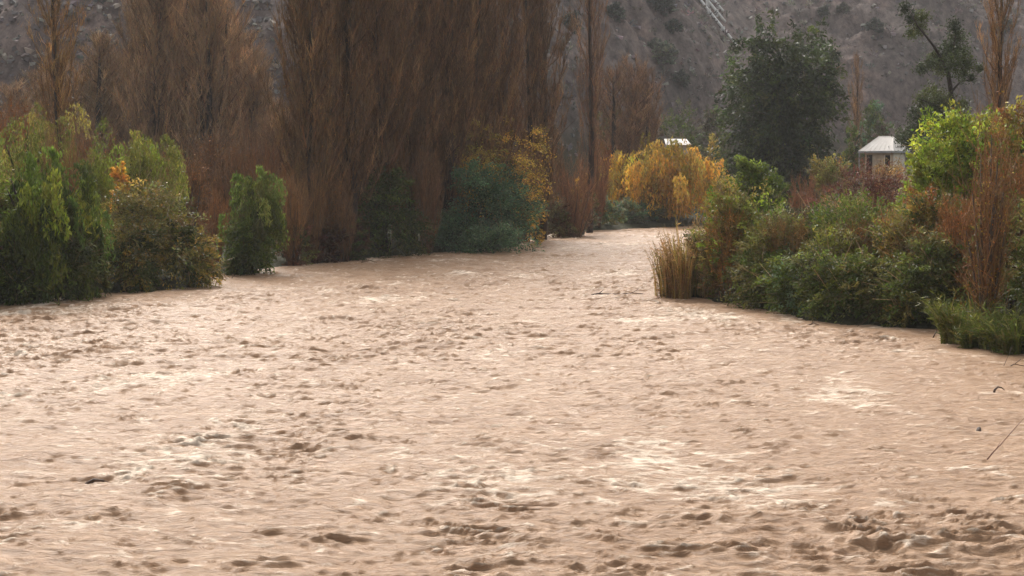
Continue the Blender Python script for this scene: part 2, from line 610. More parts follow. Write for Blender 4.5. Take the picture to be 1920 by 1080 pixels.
def poplar_meshes(name, H=27.0, R=1.8, n1=200, n2=20, n3=5, leafn=2500, stems=2):
    """upswept bare poplar: trunk mesh and crown mesh"""
    paths = []
    lean = rng.normal(0, 0.35, (stems, 2))
    for k in range(stems):
        pts, rad = [], []
        for t in np.linspace(0, 1, 9):
            wob = 0.12 * np.array([math.sin(5 * t + k), math.cos(4 * t + 2 * k)])
            o = lean[k] * (0.5 + 1.2 * t) * (1 if stems > 1 else 0.4) + wob
            pts.append(np.array([o[0], o[1], t * H * (0.97 - 0.08 * k)]))
            rad.append(0.27 * (1 - t) ** 0.8 * (1 - 0.2 * k) + 0.02)
        paths.append((pts, rad))
    tr = tubemesh(name + '_trunk', paths, M_DARKBARK, 7)
    t = rng.random(n1) ** 1.15 * 0.92 + 0.03
    sidx = rng.integers(0, stems, n1)
    P = [np.array(p[0]) for p in paths]
    base = np.stack([np.array([np.interp(t[i], np.linspace(0, 1, 9), P[sidx[i]][:, j]) for j in range(3)]) for i in range(n1)])
    env = np.sqrt(np.clip(np.sin(np.pi * np.clip(t * 0.78 + 0.2, 0, 1)), 0, 1))
    az = rng.random(n1) * 2 * np.pi
    dh = np.stack([np.cos(az), np.sin(az), np.zeros(n1)], 1)
    Rr = R * env * (0.25 + 0.85 * rng.random(n1))
    L = (0.20 * H * (1 - t) ** 0.5 + 1.2) * (0.7 + 0.6 * rng.random(n1))
    bow = rng.normal(0, 0.25, (n1, 3))
    bow[:, 2] = 0

    def bp(i, s):
        s = s[:, None]
        return base[i] + dh[i] * (Rr[i][:, None] * (1 - np.exp(-2.4 * s))) + np.array([0, 0, 1.0]) * L[i][:, None] * s + bow[i] * s * s
    Q, C = [], []
    seg = 6
    ii = np.repeat(np.arange(n1), seg)
    s0 = np.tile(np.arange(seg) / seg, n1)
    Q.append(ribbons(bp(ii, s0), bp(ii, s0 + 1 / seg), 0.075 * (1 - s0) + 0.02, 0.075 * (1 - s0 - 1 / seg) + 0.02))
    C.append(jit(np.tile(lin(96, 76, 62), (len(ii), 1)), 0.25))
    ii = np.repeat(np.arange(n1), n2)
    s = 0.12 + 0.88 * rng.random(len(ii))
    p0 = bp(ii, s)
    d2 = unit(np.array([0, 0, 1.0]) + dh[ii] * (rng.random((len(ii), 1)) * 0.35) + rng.normal(0, 0.16, (len(ii), 3)))
    L2 = 0.5 + 1.2 * rng.random(len(ii))
    p1 = p0 + d2 * L2[:, None]
    Q.append(ribbons(p0, p1, 0.030, 0.012))
    tone = pick([lin(122, 100, 76), lin(134, 108, 80), lin(112, 94, 76), lin(130, 110, 84)], len(ii))
    tone = tone * np.exp(rng.normal(0, 0.30, (n1, 1)))[ii]
    C.append(jit(tone, 0.25))
    jj = np.repeat(np.arange(len(ii)), n3)
    s3 = rng.random(len(jj))[:, None]
    q0 = p0[jj] * (1 - s3) + p1[jj] * s3
    d3 = unit(np.array([0, 0, 1.0]) + rng.normal(0, 0.20, (len(jj), 3)))
    Q.append(ribbons(q0, q0 + d3 * (0.25 + 0.55 * rng.random((len(jj), 1))), 0.018, 0.010))
    C.append(jit(tone[jj], 0.25))
    if leafn:
        k = rng.integers(0, len(q0), leafn)
        Q.append(leaves(q0[k] + rng.normal(0, 0.05, (leafn, 3)), rdir(leafn), 0.09, 0.06))
        C.append(jit(pick([lin(150, 105, 60), lin(135, 90, 55), lin(165, 130, 70)], leafn), 0.3))
    cr = quadmesh(name + '_crown', np.concatenate(Q), M_TWIG, np.concatenate(C))
    return tr, cr


def bare_meshes(name, H=5.0, R=1.3, n1=60, n2=16, n3=5, leafn=0, fan=1.0, lpal=None, foot=0.3):
    """leafless many-stemmed shrub: stems mesh and twig mesh"""
    az = rng.random(n1) * 2 * np.pi
    rr = np.sqrt(rng.random(n1))
    dh = np.stack([np.cos(az), np.sin(az), np.zeros(n1)], 1)
    Lh = H * (0.62 + 0.38 * rng.random(n1)) * (1 - 0.25 * rr)
    bow = rng.normal(0, 0.12 * R, (n1, 3))

    def bp(i, s):
        s = s[:, None]
        return (dh[i] * (rr[i][:, None] * R * (foot + (1 - foot) * s ** (1.0 / fan))) + np.array([0, 0, 1.0]) * Lh[i][:, None] * s + bow[i] * s * (1 - s) * 2)
    paths = []
    for i in range(min(n1, 14)):
        ss = np.linspace(0, 0.9, 5)
        pts = bp(np.full(5, i), ss)
        pts[0, 2] -= 0.5
        paths.append((list(pts), [0.05 * (1 - 0.8 * q) * (0.6 + H / 10) for q in ss]))
    st = tubemesh(name + '_stems', paths, M_BARK, 5)
    Q, C = [], []
    seg = 5
    ii = np.repeat(np.arange(n1), seg)
    s0 = np.tile(np.arange(seg) / seg, n1)
    Q.append(ribbons(bp(ii, s0), bp(ii, s0 + 1 / seg), 0.05 * (1 - s0) + 0.015, 0.05 * (0.8 - s0) + 0.015))
    C.append(jit(np.tile(lin(104, 80, 62), (len(ii), 1)), 0.25))
    ii = np.repeat(np.arange(n1), n2)
    s = 0.1 + 0.9 * rng.random(len(ii))
    p0 = bp(ii, s)
    d2 = unit(np.array([0, 0, 1.0]) + dh[ii] * 0.3 + rng.normal(0, 0.3, (len(ii), 3)))
    p1 = p0 + d2 * (H * (0.08 + 0.14 * rng.random((len(ii), 1))))
    Q.append(ribbons(p0, p1, 0.024, 0.010))
    tone = pick([lin(128, 104, 78), lin(138, 110, 80), lin(118, 98, 76)], len(ii))
    C.append(jit(tone, 0.25))
    jj = np.repeat(np.arange(len(ii)), n3)
    s3 = rng.random(len(jj))[:, None]
    q0 = p0[jj] * (1 - s3) + p1[jj] * s3
    d3 = unit(np.array([0, 0, 0.9]) + rng.normal(0, 0.4, (len(jj), 3)))
    Q.append(ribbons(q0, q0 + d3 * (H * (0.03 + 0.06 * rng.random((len(jj), 1)))), 0.015, 0.008))
    C.append(jit(tone[jj], 0.25))
    if leafn:
        k = rng.integers(0, len(q0), leafn)
        Q.append(leaves(q0[k] + rng.normal(0, 0.06, (leafn, 3)), rdir(leafn), 0.12, 0.06))
        C.append(jit(pick(lpal, leafn), 0.3))
    tw = quadmesh(name + '_twigs', np.concatenate(Q), M_TWIG, np.concatenate(C))
    return st, tw


def willow_meshes(name, H, R, pal, strands=900, per=26, leaf=(0.20, 0.045), low=0.05, lobes=9, hang=0.45, topflat=0.55):
    """weeping crown: hanging strands of narrow leaves from a lumpy dome"""
    lc = unit(rng.normal(size=(lobes, 3)) * [1, 1, 0.9] + [0, 0, 0.15]) * (0.75 + 0.35 * rng.random((lobes, 1)))
    lr = 0.45 + 0.25 * rng.random(lobes)
    c0 = np.array([0, 0, H * topflat])
    rad = np.array([R, R, H * (1 - topflat)])
    per = int(per * LQ)
    leaf = (leaf[0] * LS, leaf[1] * LS)
    nt_ = max(strands // 15, 12)
    tl = rng.integers(0, lobes, nt_)
    d = rdir(nt_)
    d[:, 2] = d[:, 2] * 0.9 + 0.25
    troot = (lc[tl] * 0.62 + d * lr[tl][:, None] * (0.55 + 0.75 * rng.random((nt_, 1)) ** 1.5)) * rad + c0
    troot[:, 2] = troot[:, 2] * (H * 0.97 / troot[:, 2].max())
    ti = rng.integers(0, nt_, strands)
    li = tl[ti]
    off = rng.normal(0, 0.075, (strands, 2)) * R
    root = troot[ti] + np.concatenate([off, -6.0 * (off ** 2).sum(1, keepdims=True) / R + rng.normal(0, 0.03 * R, (strands, 1))], 1)
    tlen = 0.5 + 0.7 * rng.random(nt_)
    outd = unit((root - c0) * [1, 1, 0.0])
    Ls = H * hang * tlen[ti] * (0.6 + 0.5 * rng.random(strands))
    Ls = np.minimum(Ls, np.maximum(root[:, 2] - H * low * rng.random(strands), 0.5))
    ii = np.repeat(np.arange(strands), per)
    s = rng.random(len(ii))
    sway = rng.normal(0, 0.10, (strands, 3))
    sway[:, 2] = 0

    def sp(i, s):
        s1 = s[:, None]
        out_ = outd[i] * (0.16 * R * (1 - np.exp(-4 * s1)))
        up = 0.04 * H * np.sin(np.minimum(s1 * 5, np.pi))
        return root[i] + out_ + sway[i] * (Ls[i][:, None] * s1 * s1) - np.array([0, 0, 1.0]) * (Ls[i][:, None] * s1) + np.array([0, 0, 1.0]) * up
    c = sp(ii, s) + rng.normal(0, 0.055, (len(ii), 3))
    ax = unit(np.array([0, 0, -1.0]) + rng.normal(0, 0.42, (len(ii), 3)))
    Q = [leaves(c, ax, leaf[0] * (0.7 + 0.6 * rng.random(len(ii))), leaf[1] * (0.7 + 0.6 * rng.random(len(ii))))]
    tone = jit(np.array(pal)[(tl + rng.integers(0, 2, nt_)) % len(pal)], 0.24)[ti]
    C = [jit(tone[ii], 0.2)]
    crown = quadmesh(name + '_crown', np.concatenate(Q), M_LEAF, np.concatenate(C))
    paths = []
    f = np.array([0, 0, H * 0.22])
    paths.append(([np.array([0, 0, -0.6]), np.array([0.05, 0, H * 0.1]), f], [0.035 * H, 0.028 * H, 0.024 * H]))
    for k in range(lobes):
        e = lc[k] * 0.62 * rad + c0
        mid = f * 0.5 + e * 0.5 + np.array([0, 0, 0.06 * H])
        paths.append(([f, mid, e, e + (e - mid) * 0.35], [0.018 * H, 0.012 * H, 0.006 * H, 0.002 * H]))
    trunk = tubemesh(name + '_trunk', paths, M_DARKBARK, 6)
    return trunk, crown


def bush_meshes(name, H, R, pal, sprays=260, per=60, leaf=(0.14, 0.06), lobes=10, droop=0.0, depth=0.8, low=0.0,
                spray=0.28, up=0.5, bark=None, trunk_h=0.0, spread=0.075):
    """leafy bush or round tree: sprays of small leaves on a lumpy body"""
    bark = bark or M_DARKBARK
    per = int(per * LQ)
    leaf = (leaf[0] * LS, leaf[1] * LS)
    Hc = H * (1 - trunk_h)
    z0 = H * trunk_h
    lc = rng.uniform(-1, 1, (lobes, 3)) * [0.62, 0.62, 0.5]
    lc[:, 2] = np.linspace(-0.62, 0.62, lobes) + rng.normal(0, 0.08, lobes)
    shr = np.sqrt(np.clip(1 - (np.abs(lc[:, 2]) * 0.95) ** 2, 0.1, 1))
    lc[:, :2] *= shr[:, None]
    lr = (0.28 + 0.20 * rng.random(lobes)) * (0.75 + 0.35 * shr)
    lr = np.minimum(lr, 1.0 - np.abs(lc[:, 2]))
    lr = np.maximum(lr, 0.26)
    scl = np.array([R, R * depth, Hc / 2])
    ctr = np.array([0, 0, z0 + Hc / 2])
    li = rng.integers(0, lobes, sprays)
    d = rdir(sprays)
    rr = (0.30 + 0.82 * rng.random(sprays) ** 0.6)[:, None]
    loc = lc[li] + d * lr[li][:, None] * rr
    root = loc * scl + ctr
    root[:, 2] = np.clip(root[:, 2], 0.03 * H + low, H * 1.02)
    outd = unit(unit(loc) * [1, 1, 0.7] + d * 0.8 + np.array([0, 0, up]))
    SL = spray * R * (0.6 + 0.8 * rng.random(sprays)) + 0.12
    ii = np.repeat(np.arange(sprays), per)
    s = rng.random(len(ii))[:, None]
    c = root[ii] + outd[ii] * SL[ii][:, None] * s - np.array([0, 0, 1.0]) * (droop * SL[ii][:, None] * s * s)
    wdt = (spread * R * (1 - 0.55 * s)) + 0.03
    c = c + rng.normal(0, 1, (len(ii), 3)) * wdt * [1, 1, 0.7]
    c[:, 2] = np.maximum(c[:, 2], 0.02)
    ax = unit(outd[ii] + rng.normal(0, 0.75, (len(ii), 3)) - np.array([0, 0, droop * 0.7]))
    sz = 0.65 + 0.7 * rng.random(len(ii))
    Q = leaves(c, ax, leaf[0] * sz, leaf[1] * sz)
    tone = np.array(pal)[(li * 7 + rng.integers(0, 2, sprays)) % len(pal)]
    C = jit(jit(tone, 0.27)[ii], 0.2)
    nb = max(sprays // 3, 20)
    k = rng.integers(0, sprays, nb)
    t0 = root[k]
    t1 = t0 + unit(outd[k] + rng.normal(0, 0.35, (nb, 3))) * (SL[k] * (1.0 + 1.1 * rng.random(nb)))[:, None]
    Q = np.concatenate([Q, ribbons(t0, t1, 0.03, 0.012)])
    C = np.concatenate([C, jit(pick([lin(120, 100, 76), lin(140, 118, 88), lin(90, 74, 58)], nb), 0.25)])
    crown = quadmesh(name + '_foliage', Q, M_LEAF, C)
    paths = []
    nst = min(lobes, 8)
    f = np.array([0, 0, max(z0 * 0.9, 0.06 * H)])
    tr = 0.022 * H if trunk_h > 0.05 else 0.012 * H
    paths.append(([np.array([0, 0, -0.7]), f * 0.5, f], [tr * 1.4, tr * 1.1, tr]))
    for k in range(nst):
        e = lc[k] * scl + ctr
        mid = f * 0.5 + e * 0.5 + rng.normal(0, 0.04 * H, 3)
        paths.append(([f, mid, e], [tr * 0.6, tr * 0.4, tr * 0.12]))
    stem = tubemesh(name + '_stem', paths, bark, 5)
    return stem, crown


def reed_meshes(name, H, R, pal, blades=900, lean=0.25, plume=0.0):
    az = rng.random(blades) * 2 * np.pi
    r = np.sqrt(rng.random(blades)) * R
    nt_ = max(blades // 28, 6)
    taz, trr = rng.random(nt_) * 2 * np.pi, np.sqrt(rng.random(nt_)) * R
    tk = rng.integers(0, nt_, blades)
    bx_, by_ = np.cos(taz[tk]) * trr[tk] + rng.normal(0, 0.10 * R, blades), np.sin(taz[tk]) * trr[tk] + rng.normal(0, 0.10 * R, blades)
    r, az = np.minimum(np.hypot(bx_, by_), R * 1.2), np.arctan2(by_, bx_)
    b = np.stack([bx_, by_ * 0.8, np.full(blades, -0.1)], 1)
    th = (0.55 + 0.5 * rng.random(nt_))[tk]
    dr = unit(np.stack([np.cos(az) * r / R + rng.normal(0, 0.5, blades), np.sin(az) * r / R + rng.normal(0, 0.5, blades), np.zeros(blades)], 1))
    Hb = H * th * (0.6 + 0.45 * rng.random(blades)) * (1 - 0.2 * (r / R))
    ln = lean * (0.3 + rng.random(blades))
    Q, C = [], []
    col = jit(pick(pal, blades), 0.22)
    seg = 5
    wd = 0.030 + 0.03 * rng.random(blades)
    side = unit(np.cross(dr, np.array([0, 0, 1.0])))
    side = unit(side + rng.normal(0, 0.6, (blades, 3)) * [1, 1, 0])

    def pt(s):
        return b + dr * (Hb * ln * s ** 2)[:, None] + np.array([0, 0, 1.0]) * (Hb * (s - 0.25 * ln * s ** 3))[:, None]
    for k in range(seg):
        s0, s1 = k / seg, (k + 1) / seg
        w0, w1 = wd * (1 - s0 ** 2) + 0.006, wd * (1 - s1 ** 2) + 0.006
        p0, p1 = pt(s0), pt(s1)
        Q.append(np.stack([p0 - side * w0[:, None] / 2, p0 + side * w0[:, None] / 2, p1 + side * w1[:, None] / 2, p1 - side * w1[:, None] / 2], 1))
        C.append(col)
    # side leaves
    n = blades * 5
    k = rng.integers(0, blades, n)
    s = 0.15 + 0.8 * rng.random(n)
    p = b[k] + dr[k] * (Hb[k] * ln[k] * s ** 2)[:, None] + np.array([0, 0, 1.0]) * (Hb[k] * (s - 0.25 * ln[k] * s ** 3))[:, None]
    ax = unit(rdir(n) * [1, 1, 0.5] + [0, 0, 0.35])
    Q.append(leaves(p + ax * 0.12, ax, 0.34, 0.035))
    C.append(jit(col[k], 0.2))
    return quadmesh(name + '_blades', np.concatenate(Q), M_LEAF, np.concatenate(C))


# ------------------------------------------------------------------ placing
def spot(px, d):
    x = at(px, 400, d)[0]
    return x, d, tz(x, d)


def top_h(px, py, d, z):
    return at(px, py, d)[2] - z


def wm(wpx, d):
    return wpx / F * d


def put(name, label, cat, px, d, meshes, parts, group=None, scale=(1, 1, 1), rz=0.0, color=None, z=None):
    x, y, g = spot(px, d)
    t = thing(name, label, cat, (x, y, (g if z is None else z)), group, rz)
    t.scale = scale
    for me, pn_ in zip(meshes, parts):
        link(pn_, me, t, kind='stuff' if pn_ in ('crown', 'foliage', 'twigs', 'blades') else None,
             color=color if color is not None else (1, 1, 1))
    return t


def bush(name, label, px, d, wpx, top, pal, cat='bush', group=None, z=None, color=None, parts=('stem', 'foliage'), **kw):
    x, y, g = spot(px, d)
    zz = g if z is None else z
    H = top_h(px, top, d, zz)
    me = bush_meshes(name, H, wm(wpx, d) / 2, pal, **kw)
    return put(name, label, cat, px, d, me, parts, group, z=z, color=color)


def willow(name, label, px, d, wpx, top, pal, group=None, z=None, **kw):
    x, y, g = spot(px, d)
    zz = g if z is None else z
    H = top_h(px, top, d, zz)
    me = willow_meshes(name, H, wm(wpx, d) / 2, pal, **kw)
    return put(name, label, 'tree', px, d, me, ('trunk', 'crown'), group, z=z)


def bare(name, label, px, d, wpx, top, color, meshes, H0, R0, group=None, cat='bush', z=None, rz=None):
    x, y, g = spot(px, d)
    zz = g if z is None else z
    H = top_h(px, top, d, zz)
    s = wm(wpx, d) / 2 / R0
    return put(name, label, cat, px, d, meshes, ('stem', 'twigs'), group, scale=(s, s, H / H0), rz=rng.random() * 6.28 if rz is None else rz, color=color, z=z)


# palettes (linear albedo)
G_DARK = [lin(62, 84, 44), lin(54, 76, 44), lin(70, 92, 46), lin(48, 66, 40)]
G_MID = [lin(84, 106, 50), lin(76, 98, 50), lin(96, 116, 58), lin(66, 88, 44)]
G_PALE = [lin(104, 122, 64), lin(112, 126, 72), lin(92, 112, 56), lin(120, 130, 76)]
G_BRIGHT = [lin(128, 150, 52), lin(116, 140, 48), lin(140, 156, 60), lin(98, 124, 44)]
G_BLUE = [lin(58, 82, 66), lin(66, 90, 72), lin(50, 72, 60), lin(76, 98, 78)]
G_OLIVE = [lin(92, 92, 52), lin(84, 86, 46), lin(104, 100, 56), lin(76, 84, 46)]
Y_GOLD = [lin(194, 156, 66), lin(180, 146, 64), lin(202, 160, 74), lin(160, 136, 64)]
Y_OLIVE = [lin(136, 122, 58), lin(124, 110, 52), lin(146, 126, 60), lin(106, 104, 54)]
RUST = [lin(140, 88, 46), lin(124, 78, 44), lin(150, 104, 56), lin(104, 72, 46)]
MAROON = [lin(96, 58, 46), lin(84, 54, 46), lin(110, 72, 52), lin(72, 52, 44)]
TAN = [lin(166, 130, 78), lin(150, 118, 70), lin(136, 108, 66), lin(178, 144, 92)]
EUC = [lin(62, 76, 50), lin(54, 68, 48), lin(72, 84, 52), lin(48, 60, 46)]



def warm(pal, k=(1.16, 1.0, 0.80)):
    return [np.array(c) * np.array(k) for c in pal]


G_DARK, G_MID, G_PALE, EUC = warm(G_DARK), warm(G_MID), warm(G_PALE), warm(EUC)
G_BLUE = warm(G_BLUE, (2.3, 1.95, 1.5))
G_DARK, G_MID, G_PALE, G_BRIGHT = (warm(p, (1.18, 1.0, 0.85)) for p in (G_DARK, G_MID, G_PALE, G_BRIGHT))
G_DARK, G_MID, G_OLIVE, EUC = (warm(p, (1.22, 1.18, 1.15)) for p in (G_DARK, G_MID, G_OLIVE, EUC))
MAROON, Y_OLIVE = warm(MAROON, (1.15, 1.15, 1.15)), warm(Y_OLIVE, (1.15, 1.12, 1.1))
RUST = warm(RUST, (0.88, 1.0, 1.05))

# ------------------------------------------------------------------ poplars
POP = [poplar_meshes('poplar', stems=s) for s in (2, 3, 2, 1)]
POPS = poplar_meshes('slim_poplar', n1=90, n2=14, n3=5, leafn=1500, stems=1, R=1.5)


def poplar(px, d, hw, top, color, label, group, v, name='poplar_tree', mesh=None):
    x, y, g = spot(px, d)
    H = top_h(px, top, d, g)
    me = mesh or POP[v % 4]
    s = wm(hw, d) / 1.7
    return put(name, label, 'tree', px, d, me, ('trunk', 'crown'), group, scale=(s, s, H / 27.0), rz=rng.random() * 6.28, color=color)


FRONT_LABELS = ['tall dark bare poplar next to the compact bright green willow', 'tall dark bare poplar between the compact willow and the dark olive bush',
                'tall dark bare poplar directly behind the dark olive bush', 'tall dark bare poplar between the dark olive and blue green bushes',
                'tall brown bare poplar behind the side of the blue green bush facing the olive bush', 'tall brown bare poplar directly behind the blue green bush',
                'tall brown bare poplar rising behind the gold leaved tree', 'tall bare poplar in the second line behind the dark poplars']
L_BACK = 'hazy grey brown bare poplar in the row at the foot of the rocky slope'
for i, (px, d, hw, top, c) in enumerate([(588, 112, 66, -230, (.92, .88, .80)), (650, 116, 70, -260, (.86, .82, .76)), (716, 121, 70, -240, (.95, .88, .80)),
                                         (772, 127, 62, -200, (.84, .78, .74)), (826, 131, 66, -220, (.96, .90, .82)), (884, 137, 66, -190, (1.0, .94, .84)), (934, 144, 56, -150, (1.0, .92, .84)),
                                         (620, 128, 60, -180, (.95, .9, .82)), (690, 134, 60, -180, (.95, .9, .82)), (745, 140, 60, -160, (.95, .9, .82)), (860, 150, 60, -140, (1.0, .94, .86))]):
    c = (0.92 * c[0], 0.84 * c[1], 0.74 * c[2])
    poplar(px, d, hw, top, c, FRONT_LABELS[min(i, 7)], 'dark bare poplars on the left bank', i)
poplar(1010, 150, 58, -170, (1.0, .9, .82), 'bare brown poplar between the gold tree and the red bare thicket', None, 1)
poplar(1103, 168, 40, -130, (1.02, .88, .82), 'slim bare poplar standing apart beyond the red bare thicket', None, 3, mesh=POPS)
poplar(1166, 205, 46, 135, (1.15, 1.0, .92), 'lower of two short bare poplars behind the golden willow', 'short poplars behind the golden willow', 2)
poplar(1204, 208, 40, 110, (1.15, 1.0, .92), 'taller of two short bare poplars behind the golden willow', 'short poplars behind the golden willow', 0)
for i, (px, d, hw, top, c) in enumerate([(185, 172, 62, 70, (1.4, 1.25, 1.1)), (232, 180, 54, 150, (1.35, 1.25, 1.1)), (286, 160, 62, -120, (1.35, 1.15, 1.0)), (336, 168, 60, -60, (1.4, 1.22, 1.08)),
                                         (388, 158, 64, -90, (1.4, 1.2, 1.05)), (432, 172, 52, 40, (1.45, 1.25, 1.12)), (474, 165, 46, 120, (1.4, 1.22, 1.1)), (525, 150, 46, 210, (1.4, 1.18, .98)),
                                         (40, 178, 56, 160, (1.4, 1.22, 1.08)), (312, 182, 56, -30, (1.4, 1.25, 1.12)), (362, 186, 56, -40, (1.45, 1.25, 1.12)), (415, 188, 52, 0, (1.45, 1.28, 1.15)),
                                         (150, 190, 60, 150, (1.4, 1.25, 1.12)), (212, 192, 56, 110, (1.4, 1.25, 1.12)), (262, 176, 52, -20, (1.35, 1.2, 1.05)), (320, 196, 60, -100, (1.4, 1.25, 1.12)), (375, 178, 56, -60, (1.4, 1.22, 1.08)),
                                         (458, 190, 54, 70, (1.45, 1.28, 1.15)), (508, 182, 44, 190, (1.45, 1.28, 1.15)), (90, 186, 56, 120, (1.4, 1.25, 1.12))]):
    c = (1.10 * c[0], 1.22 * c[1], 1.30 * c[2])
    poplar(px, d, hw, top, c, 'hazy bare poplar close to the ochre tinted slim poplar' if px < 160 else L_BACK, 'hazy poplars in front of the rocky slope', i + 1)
poplar(110, 128, 58, -90, (1.4, 1.22, .78), 'ochre tinted slim poplar above the pale green willows', None, 2, mesh=POPS)
poplar(1602, 225, 17, 105, (1.2, 1.05, .85), 'thin brown poplar beside the big dark eucalyptus', None, 1, mesh=POPS)
poplar(1862, 96, 44, -110, (1.3, 1.1, .85), 'tall sparse pale brown poplar above the bright green tree', None, 3, mesh=POPS)

# ------------------------------------------------------------------ left bank
willow('willow_tree', 'dark green weeping willow drooping into the water beside a black trunk gap', 62, 76, 215, 275, warm(G_DARK + G_MID[:2], (1.25, 1.28, 1.1)), strands=1700, per=26, low=0.02, hang=0.28, z=-0.1, lobes=14, topflat=0.5, leaf=(0.24, 0.06))
willow('willow_tree', 'narrow dark willow hanging beside the gold tipped bush', 150, 79, 95, 318, [c * 1.1 for c in G_DARK], strands=700, per=26, hang=0.4, low=0.02, topflat=0.5)
willow('willow_tree', 'tall pale olive willow behind the dark green willow', 55, 98, 210, 190, G_PALE, strands=1300, per=24, hang=0.25, lobes=13)
willow('willow_tree', 'rounded pale green willow behind the gold tipped bush', 238, 95, 200, 220, G_PALE[:3] + G_MID[:1], strands=1400, per=26, hang=0.28, lobes=13)
willow('willow_tree', 'compact bright green willow standing alone before the dark poplars', 474, 98, 112, 312, [lin(104, 116, 50), lin(94, 104, 46), lin(114, 126, 56)], strands=1200, per=28, hang=0.25, low=0.02, topflat=0.5, lobes=12, leaf=(0.22, 0.055))
bush('autumn_bush', 'mixed green and gold autumn bush leaning over the water', 285, 85, 215, 345,
     [G_OLIVE[0], Y_OLIVE[1], G_DARK[0], RUST[0], G_OLIVE[3], Y_OLIVE[2], G_DARK[3]], sprays=420, per=55, leaf=(0.16, 0.06), droop=0.8, lobes=14, z=0.0)
for (px, d, wpx, top, pal, lb) in [
        (20, 74.5, 120, 440, G_DARK, 'dark leafy skirt hanging into the water below the dark willow'),
        (105, 76.5, 130, 430, [G_DARK[0], G_DARK[3], G_OLIVE[3]], 'dark leafy skirt between the dark willow and the narrow willow'),
        (160, 79, 70, 460, [G_OLIVE[3], G_OLIVE[0], Y_OLIVE[3]], 'olive skirt of leaves below the narrow dark willow'),
        (240, 83, 120, 440, [G_DARK[3], G_OLIVE[3], Y_OLIVE[1]], 'dark and yellow low bush under the gold sapling'),
        (350, 86, 110, 420, [G_OLIVE[3], G_DARK[0], Y_OLIVE[3], Y_OLIVE[2]], 'olive low bush reaching towards the compact willow'),
        (472, 97, 100, 410, G_DARK[:3], 'green skirt of leaves round the compact willow trunk')]:
    bush('low_bush', lb, px, d, wpx, top, pal, sprays=230, per=50, leaf=(0.17, 0.06), lobes=9, droop=0.9, z=-0.15, spray=0.3)
bush('gold_sapling', 'small orange gold sapling poking out of the mixed autumn bush', 231, 88, 42, 310, [lin(204, 156, 70), lin(190, 138, 62)], cat='tree', sprays=60, per=45, leaf=(0.16, 0.08), lobes=5, trunk_h=0.55)
bush('olive_bush', 'dark olive bush at the foot of the brown poplars', 728, 119, 165, 318, [G_OLIVE[3] * 0.8, G_DARK[0], G_DARK[3], G_OLIVE[1] * 0.8], sprays=330, per=55, leaf=(0.18, 0.07), lobes=12, droop=0.5, z=0.0)
bush('acacia_bush', 'dense blue green rounded bush at the water edge', 900, 128, 205, 304, G_BLUE, sprays=520, per=60, leaf=(0.2, 0.07), lobes=13, droop=0.3, up=0.2, spray=0.16)
bush('low_bush', 'low blue green skirt of leaves spreading over the water under the rounded bush', 925, 124, 150, 424, G_BLUE, sprays=180, per=50, leaf=(0.18, 0.06), lobes=7, droop=0.6, z=-0.1)
bush('gold_tree', 'gold leaved tree rising behind the blue green bush', 926, 131.5, 190, 224, [c * 1.0 for c in Y_GOLD] + Y_OLIVE[:2], cat='tree', sprays=330, per=45, leaf=(0.18, 0.07), lobes=12, droop=0.9, trunk_h=0.15)
bush('gold_sapling', 'thin yellow sapling between the blue green bush and the red thicket', 1008, 139, 34, 338, Y_GOLD, cat='tree', sprays=70, per=40, leaf=(0.16, 0.06), lobes=6, droop=0.6)
willow('golden_willow', 'golden weeping willow at the river bend', 1220, 196, 212, 246, warm(Y_GOLD + [Y_OLIVE[0]], (1.25, 1.22, 1.1)), strands=3000, per=20, leaf=(0.42, 0.14), hang=0.34, low=0.1, lobes=16, topflat=0.5)
willow('golden_willow', 'smaller rust gold willow leaning on the big golden willow', 1150, 200, 80, 256, [RUST[2], Y_OLIVE[2], RUST[0]], strands=450, per=20, leaf=(0.34, 0.08), hang=0.5)
bush('valley_tree', 'low brown green bush in front of the far white roofed shed', 1292, 212, 80, 276, [lin(98, 82, 60), G_OLIVE[0]], sprays=150, per=40, leaf=(0.3, 0.12), lobes=8)
bush('gold_tree', 'small round yellow tree at the foot of the big dark eucalyptus', 1328, 205, 56, 258, Y_OLIVE + [Y_GOLD[3]], cat='tree', sprays=130, per=40, leaf=(0.26, 0.1), lobes=8, trunk_h=0.2)
for i, (px, d, wpx, top) in enumerate([(1035, 170, 70, 392), (1085, 174, 70, 384), (1135, 180, 70, 376), (1180, 186, 64, 380), (1215, 190, 60, 388)]):
    bush('waterside_bush', 'small grey green bush on the far bank of the bend', px, d, wpx, top, [G_BLUE[3], G_OLIVE[2], G_BLUE[1], lin(120, 120, 96)], group='low bushes on the far bank of the bend', sprays=150, per=40, leaf=(0.26, 0.08), lobes=7)
for i, (px, d, wpx, top, pal, lb) in enumerate([
        (1140, 214, 60, 205, G_OLIVE, 'dull olive tree left of the short poplars behind the golden willow'),
        (1268, 232, 90, 196, [G_OLIVE[3], G_DARK[0], lin(90, 86, 66)], 'broad dark olive tree behind the far white roof'),
        (1335, 236, 80, 214, [lin(92, 84, 62), G_OLIVE[3], lin(84, 76, 60)], 'brownish olive tree between the far white roof and the big eucalyptus'),
        (1216, 226, 50, 206, [lin(98, 82, 62), lin(88, 80, 56)], 'brown leaved tree beside the short bare poplars')]):
    bush('valley_tree', lb, px, d, wpx, top, pal, cat='tree', sprays=230, per=45, leaf=(0.32, 0.13), lobes=11, trunk_h=0.1)

BARE = [bare_meshes('bare_shrub', 5.0, 1.3), bare_meshes('bare_shrub_wide', 5.0, 1.8, n1=70, fan=0.8), bare_meshes('bare_shrub_leafy', 5.0, 1.3, leafn=2500, lpal=[lin(150, 110, 64), lin(136, 96, 58)])]
HR = [(5.4, 1.45), (5.4, 2.0), (5.4, 1.45)]


